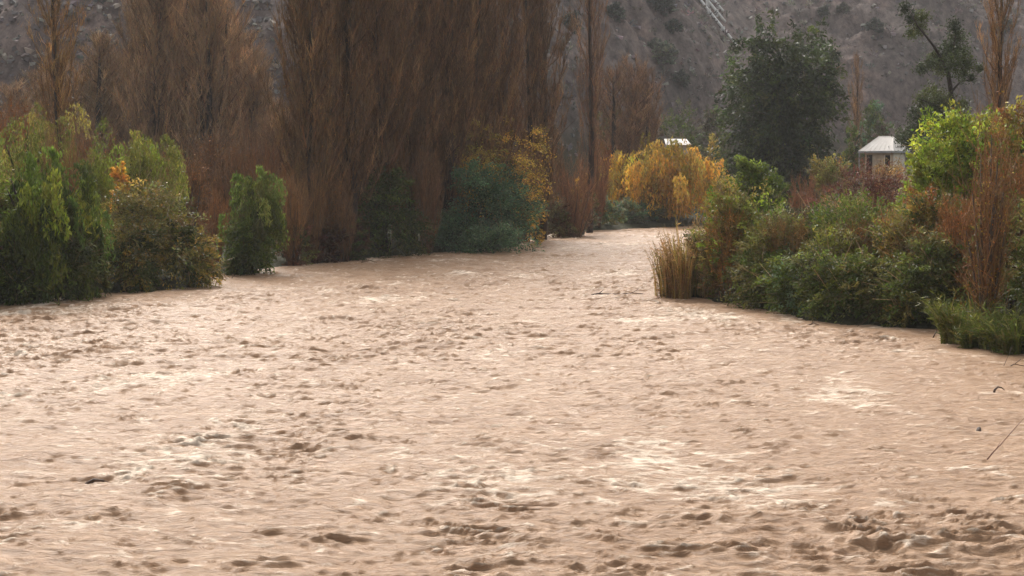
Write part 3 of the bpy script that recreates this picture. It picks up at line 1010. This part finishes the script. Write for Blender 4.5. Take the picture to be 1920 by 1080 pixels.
def bare_i(i, name, label, px, d, wpx, top, color, group=None, **kw):
    return bare(name, label, px, d, wpx, top, color, BARE[i], *HR[i], group=group, **kw)


bare_i(1, 'bare_shrub', 'rust brown bare shrub spreading above the dark green willow', 118, 90, 130, 185, (1.2, 1.0, .8))
bare_i(2, 'bare_shrub', 'rusty orange shrub in front of the rocky slope above the pale willow', 10, 125, 110, 140, (1.35, 1.02, .78))
bare_i(0, 'bare_shrub', 'upright red brown bare shrub between the gold tipped bush and the compact willow', 405, 102, 70, 345, (1.5, 1.15, .86))
L_TH = 'bare brown undergrowth shrub at the feet of the poplars'
for i, (px, d, wpx, top, c) in enumerate([(545, 107, 70, 300, (1.3, 1.1, .82)), (585, 110, 60, 280, (1.15, 1.0, .78)), (622, 112, 60, 300, (1.0, .88, .72)), (645, 112, 50, 340, (.95, .82, .68)), (560, 122, 80, 250, (1.3, 1.0, .7)),
                                          (350, 118, 110, 260, (1.2, 1.0, .75)), (440, 124, 100, 250, (1.15, .95, .75)), (500, 128, 100, 240, (1.3, 1.0, .7)), (410, 140, 120, 220, (1.1, .98, .9)), (300, 130, 120, 250, (1.1, .95, .8)),
                                          (800, 124, 80, 250, (.95, .78, .66)), (690, 124, 90, 200, (.85, .74, .66)), (640, 122, 80, 190, (.85, .74, .66)), (845, 134, 80, 240, (.9, .76, .66)), (760, 130, 80, 230, (.85, .72, .62)), (980, 146, 80, 250, (.95, .8, .75)),
                                          (480, 145, 110, 180, (1.1, .96, .88)), (200, 135, 120, 215, (1.0, .86, .82)), (160, 150, 100, 190, (.95, .85, .85)), (60, 140, 120, 170, (1.1, .9, .75))]):
    L_TH = ('orange brown bare undergrowth beside the compact willow' if px < 650 and d < 112 else 'dark bare undergrowth between the tall brown poplars' if px > 600 else 'grey brown bare undergrowth behind the pale willows')
    bare_i(i % 3, 'undergrowth_shrub', L_TH, px, d, wpx, top, c, 'bare undergrowth below the poplars')
for (px, d, wpx, top, pal, lb) in [
        (552, 107.5, 70, 420, [RUST[3], MAROON[2], G_OLIVE[3], Y_OLIVE[3]], 'rust and olive low bush beside the compact willow at the water edge'),
        (606, 110.5, 80, 430, [MAROON[0], RUST[3], MAROON[3]], 'dark brown low bush at the water edge under the first poplars'),
        (655, 113, 70, 425, [MAROON[3], G_OLIVE[3], RUST[3]], 'dark brown and olive low bush next to the dark olive bush'),
        (1050, 156, 70, 375, [G_OLIVE[2], RUST[3], lin(110, 104, 76)], 'drab low bush at the foot of the dull red thicket'),
        (1095, 160, 60, 372, [G_OLIVE[0], lin(120, 100, 76)], 'drab low bush between the dull red thicket and the far bank bushes')]:
    bush('low_bush', lb, px, d, wpx, top, pal, sprays=170, per=50, leaf=(0.2, 0.06), lobes=8, z=-0.15, spray=0.34)
bare_i(1, 'red_thicket', 'dull red bare thicket left of the golden willow', 1068, 158, 120, 262, (1.25, 1.0, .86))
bare_i(0, 'red_thicket', 'smaller reddish bare thicket beside the smaller rust gold willow', 1118, 178, 70, 270, (1.35, 1.02, .9))

# ------------------------------------------------------------------ right bank
me = reed_meshes('reed_clump', 5.1, 1.5, TAN + [Y_OLIVE[0], Y_OLIVE[3]], blades=900)
put('reed_clump', 'tan dry reed clump at the tip of the right bank', 'reeds', 1290, 79, (me,), ('blades',), z=-0.1)
me = reed_meshes('reed_clump', 4.2, 1.2, [Y_OLIVE[0], G_OLIVE[2], TAN[2]], blades=650)
put('reed_clump', 'olive tinged reed clump behind the tan reeds', 'reeds', 1350, 80, (me,), ('blades',), z=0.1)
bush('leafy_bush', 'yellow green leafy bush next to the tan reeds', 1398, 77, 150, 342, [G_BRIGHT[3], Y_OLIVE[3], G_MID[2], G_OLIVE[2], Y_OLIVE[1]], sprays=420, per=55, lobes=13, spray=0.3, z=0.0)
for i, (px, d, wpx, top, pal, lb) in enumerate([
        (1440, 72.5, 130, 470, [G_OLIVE[0], G_DARK[0], G_MID[1]], 'mid green waterside shrub below the yellow green bush'),
        (1505, 69, 150, 480, [G_BLUE[3], G_MID[1], G_DARK[0], G_OLIVE[3]], 'mixed blue and olive waterside shrub trailing into the current'),
        (1580, 66.5, 150, 470, [G_OLIVE[3], G_MID[0], G_DARK[2]], 'grass green waterside shrub below the dead maroon shrub'),
        (1650, 65, 150, 480, [G_OLIVE[1], G_DARK[0], G_OLIVE[2]], 'dark olive waterside shrub trailing into the current'),
        (1725, 63.5, 130, 490, [G_OLIVE[3], G_MID[3], Y_OLIVE[3]], 'olive waterside shrub next to the green reed tufts')]):
    bush('waterside_shrub', lb, px, d, wpx, top, pal, group='dark green bushes along the right waterline', sprays=330, per=50, lobes=11, droop=0.6, leaf=(0.13, 0.05), z=-0.15, spray=0.3)
bush('leafy_bush', 'spreading grass green bush above the right waterline shrubs', 1625, 73, 250, 392, [G_MID[0], G_BRIGHT[3], G_OLIVE[0], G_MID[3], lin(96, 112, 48)], sprays=480, per=55, lobes=14, spray=0.3)
bush('leafy_bush', 'grey green bush below the dead maroon shrub', 1530, 76, 170, 410, [G_OLIVE[0], lin(98, 98, 70), G_MID[1], lin(88, 84, 62)], sprays=330, per=50, lobes=11)
for (px, d, wpx, top, pal, lb) in [
        (1345, 77.5, 100, 440, [Y_OLIVE[3], TAN[2], G_OLIVE[2]], 'yellowish bush filling the gap behind the tan reeds'),
        (1470, 74, 130, 410, [G_OLIVE[2], Y_OLIVE[3], G_MID[2]], 'olive bush between the yellow green bush and the grey green bush'),
        (1570, 70, 130, 440, [G_MID[2], G_OLIVE[2], Y_OLIVE[3]], 'light olive bush rising above the waterline shrubs under the dead shrub'),
        (1700, 68, 150, 410, [G_OLIVE[2], Y_OLIVE[0], G_MID[0], RUST[2]], 'olive and ochre bush under the lower lime green tree'),
        (1740, 64, 120, 440, [Y_OLIVE[3], G_OLIVE[1], G_MID[3]], 'drab olive bush beside the green reed tufts')]:
    bush('leafy_bush', lb, px, d, wpx, top, pal, sprays=300, per=48, lobes=10, spray=0.36, leaf=(0.14, 0.05), spread=0.09)
bush('dead_shrub', 'dead maroon brown shrub below the white roofed house', 1612, 88, 200, 326, MAROON + [MAROON[0]], sprays=330, per=42, leaf=(0.2, 0.035), lobes=11, up=0.3, spray=0.3)
bare_i(0, 'dead_shrub', 'spiky dark brown leafless shrub topping the dead maroon shrub', 1655, 90, 110, 306, (.95, .68, .5))
bush('dry_bush', 'pale tan dry bush below the walls of the white roofed house', 1668, 116, 120, 304, TAN + RUST[:2], sprays=260, per=44, leaf=(0.16, 0.05), lobes=9)
me = reed_meshes('dry_grass', 2.2, 0.8, TAN, blades=260, lean=0.5)
put('dry_grass', 'tuft of pale tan dry grass on the dead maroon shrub', 'grass', 1578, 84, (me,), ('blades',), z=at(1578, 420, 84)[2])
bush('round_tree', 'small round dark green tree behind the yellow green bush', 1426, 97, 118, 296, [lin(94, 108, 44), lin(82, 94, 40), lin(106, 118, 46)], cat='tree', sprays=320, per=55, leaf=(0.16, 0.08), lobes=9, trunk_h=0.1, spray=0.16)
bush('olive_bush', 'olive yellow rounded bush in front of the big eucalyptus', 1562, 122, 100, 296, [Y_OLIVE[3], G_OLIVE[2], Y_OLIVE[1]], sprays=260, per=50, leaf=(0.18, 0.07), lobes=8)
bare_i(1, 'rose_thicket', 'rose brown bare thicket beside the olive yellow bush', 1512, 120, 90, 308, (1.4, 1.05, .92))
bush('bright_tree', 'bright lime green tree right of the white roofed house', 1806, 78, 230, 212, G_BRIGHT, cat='tree', sprays=700, per=60, leaf=(0.17, 0.08), lobes=12, trunk_h=0.05, spray=0.16, up=0.3)
bush('bright_tree', 'lower lime green tree between the dead shrub and the rust stems', 1752, 76, 140, 272, G_BRIGHT[:2] + [G_MID[2]], cat='tree', sprays=400, per=55, leaf=(0.16, 0.07), lobes=9, spray=0.18)
bush('bright_tree', 'yellowing green tree behind the tall rust stems', 1912, 74, 130, 190, [Y_OLIVE[0], G_BRIGHT[3], Y_OLIVE[2], RUST[2]], cat='tree', sprays=380, per=50, leaf=(0.16, 0.07), lobes=11, trunk_h=0.05)
bush('autumn_bush', 'rusty olive bush between the lime green trees and the waterline', 1775, 67.5, 150, 360, [Y_OLIVE[1], RUST[0], G_OLIVE[1], RUST[2], G_MID[3], G_OLIVE[3]], sprays=430, per=50, lobes=13, leaf=(0.14, 0.055), spray=0.28)
bush('leafy_bush', 'deep green bush behind the rust stems at the right bank', 1900, 62, 170, 390, [G_DARK[0], G_OLIVE[1], G_DARK[2], RUST[3]], sprays=420, per=52, lobes=12, spray=0.25)
RS = bare_meshes('rust_stems', 9.0, 1.0, n1=34, n2=13, n3=4, fan=0.7, leafn=1500, lpal=RUST + Y_OLIVE[:2], foot=0.2)
put('rust_tree', 'tall thin rust coloured stems rising from the right waterline', 'tree', 1852, 57, RS, ('stem', 'twigs'), color=(1.12, .95, .70), z=-0.1)
for i, (px, d, w_, h_) in enumerate([(1812, 57.5, 0.9, 2.8), (1850, 55.5, 0.7, 1.5), (1895, 54.8, 1.0, 2.6), (1925, 53.8, 0.9, 2.3)]):
    me = reed_meshes('reed_tuft', h_, w_, [G_MID[1], G_OLIVE[2], G_DARK[0], G_PALE[2]], blades=420, lean=0.55)
    put('reed_tuft', 'green reed tuft at the foot of the tall rust stems', 'reeds', px, d, (me,), ('blades',), 'green reed tufts below the rust stems', z=-0.05)

for (px, d, wpx, top, c, lb) in [
        (1365, 76.5, 90, 350, (1.35, 1.2, .7), 'wispy olive twigs standing over the yellowish bush by the reeds'),
        (1480, 73, 100, 385, (1.1, 1.1, .7), 'wispy twigs between the olive bush and the grey green bush'),
        (1600, 71, 110, 385, (1.2, 1.05, .72), 'fine brown twigs tangled in the spreading grass green bush'),
        (1690, 70, 100, 360, (1.25, .95, .66), 'rusty twigs rising below the lower lime green tree'),
        (1745, 65, 90, 400, (1.2, 1.0, .66), 'fine rusty twigs above the drab olive bush'),
        (1800, 64, 110, 330, (1.3, 1.0, .66), 'ochre twigs between the rusty olive bush and the rust stems'),
        (1900, 66, 130, 240, (1.3, 1.0, .66), 'ochre twigs in front of the yellowing green tree')]:
    bare_i(2, 'twiggy_shrub', lb, px, d, wpx, top, c)

# the growth goes on along both banks beyond the frame
BK = [bush_meshes('bank_bush', 4.0, 2.2, [G_OLIVE[0], G_MID[3], G_DARK[0], Y_OLIVE[3]], sprays=330, per=55, lobes=11, leaf=(0.15, 0.06)),
      bush_meshes('bank_bush', 5.5, 2.3, [G_MID[0], G_OLIVE[2], G_BRIGHT[3], RUST[3]], sprays=380, per=55, lobes=13, leaf=(0.15, 0.06))]
for i, (px, d, sc) in enumerate([(2010, 57, 1.0), (2020, 66, 1.2), (2090, 62, 1.1), (2110, 52, .9), (2160, 70, 1.3), (2190, 57, 1.1), (2060, 76, 1.3), (2040, 90, 1.4), (2290, 50, 1.0), (2300, 62, 1.3), (2130, 84, 1.5), (2260, 75, 1.4), (2000, 104, 1.4), (2420, 46, 1.0), (2430, 56, 1.2),
                                 (-70, 76, 1.2), (-150, 70, 1.1), (-190, 78, 1.4), (-110, 86, 1.5), (-300, 64, 1.1), (-300, 74, 1.4), (-90, 100, 1.6)]):
    put('bank_bush', 'leafy olive bush on the bank past the rust stems' if px > 960 else 'leafy olive bush on the bank past the dark willow', 'bush', px, d, BK[i % 2], ('stem', 'foliage'),
        'bushes past the rust stems' if px > 960 else 'bushes past the dark willow', scale=(sc, sc, sc), rz=rng.random() * 6.28)

# ------------------------------------------------------------------ big eucalyptus and the sparse tree
rng = np.random.default_rng(40)
bush('eucalyptus_tree', 'big dark green eucalyptus with dense domed crown', 1466, 182, 246, 26, [c * np.array([.72, .78, .62]) for c in EUC], cat='tree', parts=('trunk', 'crown'), sprays=1350, per=48, leaf=(0.44, 0.16), lobes=30, droop=1.0, trunk_h=0.06, spray=0.16, spread=0.055, up=0.3)
bush('evergreen_tree', 'dull green tree right of the big eucalyptus behind the house', 1632, 232, 90, 188, [G_DARK[0], G_BLUE[0], G_DARK[1]], cat='tree', sprays=260, per=45, leaf=(0.32, 0.13), lobes=10)
bush('evergreen_tree', 'low dark green tree between the big eucalyptus and the house', 1588, 200, 60, 238, [G_DARK[0], G_DARK[2], G_DARK[3]], cat='tree', sprays=200, per=45, leaf=(0.3, 0.12), lobes=9)
bush('evergreen_tree', 'brown green tree just behind the white roofed house', 1668, 222, 70, 210, [lin(74, 66, 50), G_DARK[3], lin(82, 74, 56)], cat='tree', sprays=240, per=45, leaf=(0.3, 0.12), lobes=10)


def sparse_tree():
    d = 122.0
    x0, y0, g = spot(1783, d)
    t = thing('sparse_tree', 'sparse dark evergreen with crooked limb above the lime green tree', 'tree', (x0, y0, g))
    off = np.array([x0, y0, g])

    def P(px, py, dy=0.0):
        return at(px, py, d + dy) - off
    tr = [P(1784, 330), P(1785, 230), P(1783, 170), P(1777, 130), P(1788, 95), P(1793, 50)]
    tr[0][2] = -0.3
    link('trunk', tubemesh('sparse_trunk', [(tr, [0.32, 0.24, 0.20, 0.15, 0.09, 0.03])], M_DARKBARK, 7), t)
    l1 = [P(1779, 135), P(1752, 88, -1), P(1735, 66, -1.5), P(1720, 48, -1.5), P(1702, 12, -1)]
    l2 = [P(1784, 172), P(1800, 153, 1), P(1825, 148, 1.5), P(1840, 130, 2)]
    l3 = [P(1780, 140), P(1755, 118, 1.5), P(1735, 125, 2)]
    l4 = [P(1785, 230), P(1750, 195, -1), P(1722, 185, -1.5)]
    for nm, l, r in (('a', l1, 0.12), ('b', l2, 0.1), ('c', l3, 0.08), ('d', l4, 0.1)):
        link('limb', tubemesh('sparse_limb', [(l, [r * (1 - 0.8 * i / (len(l) - 1)) for i in range(len(l))])], M_DARKBARK, 6), t)
    Q, C = [], []
    cl = [(1698, 14, 13), (1712, 34, 15), (1730, 32, 14), (1710, 62, 12), (1724, 54, 15), (1788, 48, 15), (1796, 70, 17), (1784, 88, 18), (1802, 98, 18), (1772, 104, 20),
          (1790, 120, 24), (1812, 118, 17), (1766, 126, 19), (1744, 118, 13), (1728, 128, 13), (1752, 106, 12), (1806, 138, 14), (1836, 128, 10), (1822, 146, 8),
          (1746, 172, 17), (1726, 186, 14), (1762, 186, 22), (1742, 206, 24), (1780, 206, 26), (1716, 214, 16), (1756, 232, 30), (1790, 240, 28), (1722, 244, 26), (1806, 196, 12), (1770, 265, 30), (1735, 275, 30), (1700, 262, 22), (1806, 270, 26)]
    for (px, py, r) in cl:
        n = int(5.5 * r ** 1.55)
        c = P(px, py, rng.normal(0, 0.9))
        R = r / F * d
        p = c + rng.normal(0, 0.48, (n, 3)) * R * [1, 1, 1.0]
        Q.append(leaves(p, unit(rdir(n) + [0, 0, -0.3]), 0.24, 0.09))
        C.append(jit(np.tile(EUC[rng.integers(0, 4)] * 0.85, (n, 1)), 0.25))
    link('crown', quadmesh('sparse_crown', np.concatenate(Q), M_LEAF, np.concatenate(C)), t, 'stuff', (1, 1, 1))


sparse_tree()


# ------------------------------------------------------------------ houses
def house():
    d = 168.0
    c = at(1660, 285, d)
    ze = c[2]                                   # eaves
    x, y = c[0], d
    g = tz(x, y)
    t = thing('house', 'small cream house with white hipped roof above the right bank', 'house', (x, y, g), rz=math.radians(-42))
    hz = ze - g
    a, b = 1.6, 1.35                            # half sizes of the walls
    zt = hz + 0.05
    T = 0.16

    def part(name, vf, mat, parent=t):
        return link(name, polymesh(name, vf[0], vf[1], mat), parent)
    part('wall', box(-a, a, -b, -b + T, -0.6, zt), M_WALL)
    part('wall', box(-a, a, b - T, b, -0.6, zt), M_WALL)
    part('wall', box(a - T, a, -b + T, b - T, -0.6, zt), M_WALL_LIT)  # right face: its brighter light is put into the plaster colour
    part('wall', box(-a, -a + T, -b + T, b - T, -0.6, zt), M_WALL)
    # roof, hipped with a short ridge, reaching out over a porch on the left
    e = 0.36
    x0, x1, y0, y1 = -a - e - 0.25, a + e, -b - e, b + e
    zr = hz + 1.52
    v = [(x0, y0, hz), (x1, y0, hz), (x1, y1, hz), (x0, y1, hz), (-0.8, 0, zr), (0.8, 0, zr)]
    v2 = [(p[0], p[1], p[2] + 0.10) for p in v]
    f = [(6, 7, 11, 10), (7, 8, 11), (8, 9, 10, 11), (9, 6, 10), (0, 1, 2, 3)[::-1],
         (0, 1, 7, 6), (1, 2, 8, 7), (2, 3, 9, 8), (3, 0, 6, 9)]
    roof = part('roof', (v + v2, f), M_ROOF)

    def rib(p, q, r=0.014):
        return tubemesh('roof_rib', [([np.array(p) + [0, 0, .11], np.array(q) + [0, 0, .11]], [r, r])], M_ROOF, 5)
    for p, q in ((v[0], v[4]), (v[1], v[5]), (v[2], v[5]), (v[3], v[4]), (v[4], v[5])):
        link('ridge_cap', rib(p, q, 0.03), roof)
    for k in range(1, 7):
        fx = x0 + (x1 - x0) * k / 7
        tx = -0.8 + 1.6 * k / 7
        link('roof_rib', rib((fx, y0, hz), (tx, 0, zr)), roof)
    for k in range(1, 5):
        fy = y0 + (y1 - y0) * k / 5
        link('roof_rib', rib((x1, fy, hz), (0.8, 0, zr)), roof)
    part('fascia', box(x0 - 0.03, x1 + 0.03, y0 - 0.05, y0 - 0.02, hz - 0.12, hz + 0.08), M_POST)
    part('fascia', box(x1 + 0.02, x1 + 0.05, y0 - 0.01, y1 + 0.02, hz - 0.12, hz + 0.08), M_POST)
    wnd = part('window', box(0.75, 1.35, -b - 0.03, -b + 0.02, hz - 1.45, hz - 0.35), M_DARK)
    part('frame', box(0.68, 0.75, -b - 0.05, -b + 0.01, hz - 1.5, hz - 0.3), M_WALL_LIT, wnd)
    part('frame', box(1.35, 1.42, -b - 0.05, -b + 0.01, hz - 1.5, hz - 0.3), M_WALL_LIT, wnd)
    part('sill', box(0.65, 1.45, -b - 0.1, -b + 0.01, hz - 1.58, hz - 1.5), M_WALL_LIT, wnd)
    part('door', box(-1.4, -0.75, -b - 0.03, -b + 0.02, hz - 2.3, hz - 0.3), M_DARK)
    for (qx, qy) in ((x0 + 0.08, y0 + 0.08), (x0 + 0.08, y1 - 0.08)):
        part('post', box(qx - 0.05, qx + 0.05, qy - 0.05, qy + 0.05, -0.5, hz - 0.005), M_POST)


def far_shed():
    d = 224.0
    c = at(1266, 272, d)
    x, y, ze = c[0], d, c[2]
    g = tz(x, y)
    h = ze - g
    t = thing('shed', 'far white roofed shed showing above the golden willow', 'shed', (x, y, g), rz=math.radians(8))
    a, b = 1.5, 1.6
    T = 0.15
    for vf in (box(-a, a, -b, -b + T, -0.6, h), box(-a, a, b - T, b, -0.6, h), box(-a, -a + T, -b + T, b - T, -0.6, h), box(a - T, a, -b + T, b - T, -0.6, h)):
        link('wall', polymesh('shed_wall', vf[0], vf[1], M_WALL), t)
    zr = h + 0.8
    for s in (-1, 1):
        v = [(-a - .3, s * (b + .35), h - .06), (a + .3, s * (b + .35), h - .06), (a + .1, 0, zr), (-a - .1, 0, zr)]
        v2 = [(p[0], p[1], p[2] + .07) for p in v]
        f = [(0, 1, 2, 3), (4, 5, 6, 7), (0, 1, 5, 4), (1, 2, 6, 5), (2, 3, 7, 6), (3, 0, 4, 7)]
        link('roof', polymesh('shed_roof', v + v2, f, M_ROOF), t)
    vf = box(-0.5, 0.4, -b - .03, -b + .02, h - 1.6, h - .5)
    link('window', polymesh('shed_window', vf[0], vf[1], M_DARK), t)


house()
far_shed()


# ------------------------------------------------------------------ pipes down the hillside
def hill_hit(px, py):
    r = ray(px, py)
    tt = np.linspace(180, 900, 4000)
    p = np.array([0, 0, CAMH]) + tt[:, None] * r
    k = np.argmax(terrain(p[:, 0], p[:, 1]) > p[:, 2])
    return p[k]


def pipeline():
    base = hill_hit(1400, 90)
    t = thing('pipeline', 'white pipes and struts running down the hillside behind the big eucalyptus', 'pipeline', tuple(base))
    for (a, b) in (((1290, -20), (1382, 96)), ((1302, -22), (1360, 48)), ((1318, -18), (1356, 28))):
        pts = []
        for s in np.linspace(0, 1, 8):
            p = hill_hit(a[0] + (b[0] - a[0]) * s, a[1] + (b[1] - a[1]) * s)
            pts.append(p)
        # straight run lifted clear of the slope
        p0, p1 = pts[0], pts[-1]
        line = [p0 + (p1 - p0) * s for s in np.linspace(0, 1, 8)]
        lift = max(max(terrain(q[:1], q[1:2])[0] - q[2] for q in line), 0) + 0.7
        line = [q + np.array([0, 0, lift]) - base for q in line]
        pp = link('pipe', tubemesh('pipe', [(line, [0.30] * 8)], M_STEEL, 10), t)
        for q in line[1:-1:2]:
            vf = box(q[0] - .42, q[0] + .42, q[1] - .35, q[1] + .35, q[2] - 2.2, q[2] + 0.34)
            link('saddle', polymesh('pipe_saddle', vf[0], vf[1], M_STEEL), pp)


pipeline()

# ------------------------------------------------------------------ hillside rubble and scrub


def rock_field(name, n, xr, yr, smin, smax, dens_seed, mat, flat=0.75):
    x = rng.uniform(*xr, n)
    y = rng.uniform(*yr, n)
    keep = (fbm(x / 14, y / 14, 2, dens_seed) > -0.25)
    x, y = x[keep], y[keep]
    z = terrain(x, y)
    ok = z > 9
    x, y, z = x[ok], y[ok], z[ok]
    n = len(x)
    s = smin + (smax - smin) * rng.random(n) ** 2.5
    cube = np.array([[-1, -1, -1], [1, -1, -1], [1, 1, -1], [-1, 1, -1], [-1, -1, 1], [1, -1, 1], [1, 1, 1], [-1, 1, 1]], float)
    V = cube[None] * (0.25 + 0.75 * rng.random((n, 8, 3))) * (0.5 * s)[:, None, None] * np.array([1.25, 1, flat])
    tilt = rng.normal(0, 0.5, (n, 1))
    ct, st_ = np.cos(tilt), np.sin(tilt)
    V = np.stack([V[:, :, 0] * ct - V[:, :, 2] * st_, V[:, :, 1], V[:, :, 0] * st_ + V[:, :, 2] * ct], -1)
    an = rng.random(n) * 6.28
    ca, sa = np.cos(an)[:, None], np.sin(an)[:, None]
    V = np.stack([V[:, :, 0] * ca - V[:, :, 1] * sa, V[:, :, 0] * sa + V[:, :, 1] * ca, V[:, :, 2]], -1)
    V += np.stack([x, y, z + 0.15 * s], 1)[:, None, :]
    fq = np.array([(0, 3, 2, 1), (4, 5, 6, 7), (0, 1, 5, 4), (1, 2, 6, 5), (2, 3, 7, 6), (3, 0, 4, 7)])
    Q = V[:, fq, :].reshape(-1, 4, 3)
    tone = pick([lin(120, 112, 106), lin(140, 132, 124), lin(98, 94, 92), lin(110, 104, 104)], n)
    C = np.repeat(jit(tone, 0.2), 6, 0)
    o = link(name, quadmesh(name, Q, mat, C), None, 'stuff', (1, 1, 1))
    return o


tag(rock_field('slope_rubble', 14000, (-110, 10), (208, 290), 0.25, 1.3, 71, M_TWIG), 'loose grey rubble covering the rocky slope behind the poplars', 'rubble')
tag(rock_field('far_slope_rubble', 5000, (0, 150), (300, 480), 0.3, 1.4, 73, M_TWIG), 'scattered stones on the far pinkish hillside', 'stones')


def scrub_field(name, n, xr, yr, smin, smax, pal, seed, thr):
    x = rng.uniform(*xr, n)
    y = rng.uniform(*yr, n)
    k = fbm(x / 22, y / 26, 3, seed) > thr
    x, y = x[k], y[k]
    z = terrain(x, y)
    k = z > 8.5
    x, y, z = x[k], y[k], z[k]
    n = len(x)
    s = smin + (smax - smin) * rng.random(n) ** 2
    per = 18
    ii = np.repeat(np.arange(n), per)
    d = rdir(len(ii)) * (rng.random((len(ii), 1)) ** 0.4)
    c = np.stack([x, y, z + 0.35 * s], 1)[ii] + d * s[ii][:, None] * [0.6, 0.6, 0.42]
    Q = leaves(c, unit(d + [0, 0, .4]), 0.56 * s[ii] ** 0.5 * (0.7 + 0.6 * rng.random(len(ii))), 0.30 * s[ii] ** 0.5)
    C = jit(jit(pick(pal, n), 0.2)[ii], 0.18)
    return link(name, quadmesh(name, Q, M_LEAF, C), None, 'stuff', (1, 1, 1))


SCR = [lin(104, 102, 92), lin(92, 92, 86), lin(112, 104, 96), lin(98, 92, 88)]
tag(scrub_field('slope_scrub', 2600, (-110, 20), (206, 290), 0.6, 1.9, SCR, 81, -0.1), 'grey thorny scrub among the rubble of the rocky slope', 'scrub')
tag(scrub_field('far_slope_scrub', 4200, (-20, 160), (300, 480), 0.7, 2.6, SCR + [lin(112, 98, 94)], 83, -0.15), 'grey green scrub dotted over the far hillside', 'scrub')

HB = bush_meshes('hill_bush', 3.0, 2.0, [lin(84, 88, 78), lin(74, 80, 72), lin(96, 96, 84)], sprays=150, per=36, leaf=(0.34, 0.16), lobes=7)
for (px, py, s, c) in [(1240, 28, 1.6, (.8, .85, .85)), (1262, 62, .9, (.8, .85, .85)), (1246, 118, 1.3, (1.5, 1.5, 1.4)), (1228, 96, .8, (1.2, 1.2, 1.1)), 
                       (1150, 40, 1.1, (.85, .9, .9)), (1070, 60, 1.1, (.8, .85, .85)), (1545, 30, .8, (.8, .8, .8)), (1640, 60, 1.0, (.8, .82, .82)), (1580, 25, .8, (1.1, 1.0, .95)), (1880, 60, 1.2, (.9, .95, .9)), (1275, 160, .9, (1.0, 1.0, 1.0))]:
    p = hill_hit(px, py)
    t = thing('hill_bush', 'grey green bush growing on the far hillside', 'bush', tuple(p - np.array([0, 0, .2])), 'bushes dotted on the far hillside', rng.random() * 6.28)
    t.scale = (s, s, s)
    link('stem', HB[0], t)
    link('foliage', HB[1], t, 'stuff', c)

# ------------------------------------------------------------------ driftwood in the flood


def stick(name, label, pts, r, mat, cat='branch', group=None, side=None):
    b = np.array(pts[0])
    t = thing(name, label, cat, tuple(b), group)
    n = len(pts)
    link('stem', tubemesh(name, [([np.array(p) - b for p in pts], [r * (1 - 0.75 * i / (n - 1)) for i in range(n)])], mat, 7), t)
    for sp in (side or []):
        link('twig', tubemesh(name + '_twig', [([np.array(p) - b for p in sp], [r * .45, r * .3, r * .12][:len(sp)])], mat, 5), t)
    return t


p0 = on_water(1846, 868, -0.1)
d0 = p0[1]
stick('leaning_branch', 'thin reddish branch leaning up out of the flood water', [p0, at(1862, 848, d0), at(1876, 834, d0 + .1), at(1900, 806, d0 + .2), at(1924, 780, d0 + .3)], 0.016, M_REDWOOD,
      side=[[at(1868, 842, d0), at(1874, 832, d0), at(1876, 826, d0)]])
q = on_water(1838, 810)
stick('floating_log', 'short dark log end bobbing near the leaning red branch', [q + np.array([-.06, 0, -.1]), q + np.array([0, .1, .06]), q + np.array([.10, .5, .02])], 0.085, M_WOOD, 'log')
q = on_water(1872, 736)
stick('floating_branch', 'curved dark branch arching out of the water near the right bank', [q + np.array(k) for k in ((-.14, 0, -.08), (-.1, 0, .08), (0, .05, .15), (.1, .05, .13), (.2, .1, .06))], 0.04, M_WOOD)
q = on_water(1120, 553)
stick('floating_branch', 'long dark branch snagged in front of the tan reeds', [q + np.array(k) for k in ((-.5, 0, -.05), (0, .1, .06), (1.0, .2, .02), (1.8, .4, .07), (2.6, .6, .0))], 0.05, M_WOOD,
      side=[[q + np.array(k) for k in ((.1, .1, .08), (.25, .0, .2), (.32, .0, .3))], [q + np.array(k) for k in ((1.7, .3, .05), (2.0, .2, .22), (2.1, .2, .32))]])
q = on_water(180, 905)
stick('floating_log', 'dark waterlogged wood chunk in the flood before the left willows', [q + np.array(k) for k in ((-.2, 0, -.05), (-.05, .05, .04), (.12, .05, .03), (.3, .1, -.05))], 0.05, M_WOOD, 'log')

for (px, py, L, lb) in [(436, 522, .9, 'half drowned twig at the foot of the compact willow'), (690, 494, 1.0, 'half drowned twig below the dark olive bush'), (1012, 466, 1.3, 'half drowned twig beside the low blue green skirt'),
                        (1236, 560, 1.0, 'half drowned twig at the tip of the tan reeds'), (1515, 612, .8, 'half drowned twig below the mixed blue and olive shrub'), (1765, 634, .7, 'half drowned twig before the green reed tufts'), (1896, 690, .8, 'crooked twig caught off the green reed tufts')]:
    q = on_water(px, py)
    a_ = rng.normal(0, 0.12, (4, 3))
    stick('drowned_branch', lb, [q + np.array([-.5 * L, 0, -.08]), q + np.array([-.2 * L, 0, .1]) + a_[0], q + np.array([.2 * L, .1, .14]) + a_[1] * .5, q + np.array([.6 * L, .2, .04])], 0.03, M_WOOD,
          side=[[q + np.array([-.2 * L, 0, .1]) + a_[0], q + np.array([-.1 * L, 0, .3]) + a_[0], q + np.array([0, 0, .45]) + a_[2]], [q + np.array([.2 * L, .1, .12]) + a_[1] * .5, q + np.array([.35 * L, .1, .3]) + a_[3] * .5]])

# ------------------------------------------------------------------ rainy air
mh, n_, l_ = newmat('rain_haze')
pv = node(n_, 'ShaderNodeVolumePrincipled')
pv.inputs['Color'].default_value = (0.89, 0.87, 0.86, 1)
pv.inputs['Density'].default_value = 0.00022
oo = node(n_, 'ShaderNodeOutputMaterial')
l_.new(pv.outputs[0], oo.inputs['Volume'])
vf = box(-2300, 2300, -500, 2700, -4.0, 260)
HAZE = True
if HAZE:
    tag(link('haze', polymesh('haze', vf[0], vf[1], mh)), 'thin grey rain haze filling the valley', 'haze', kind='stuff')
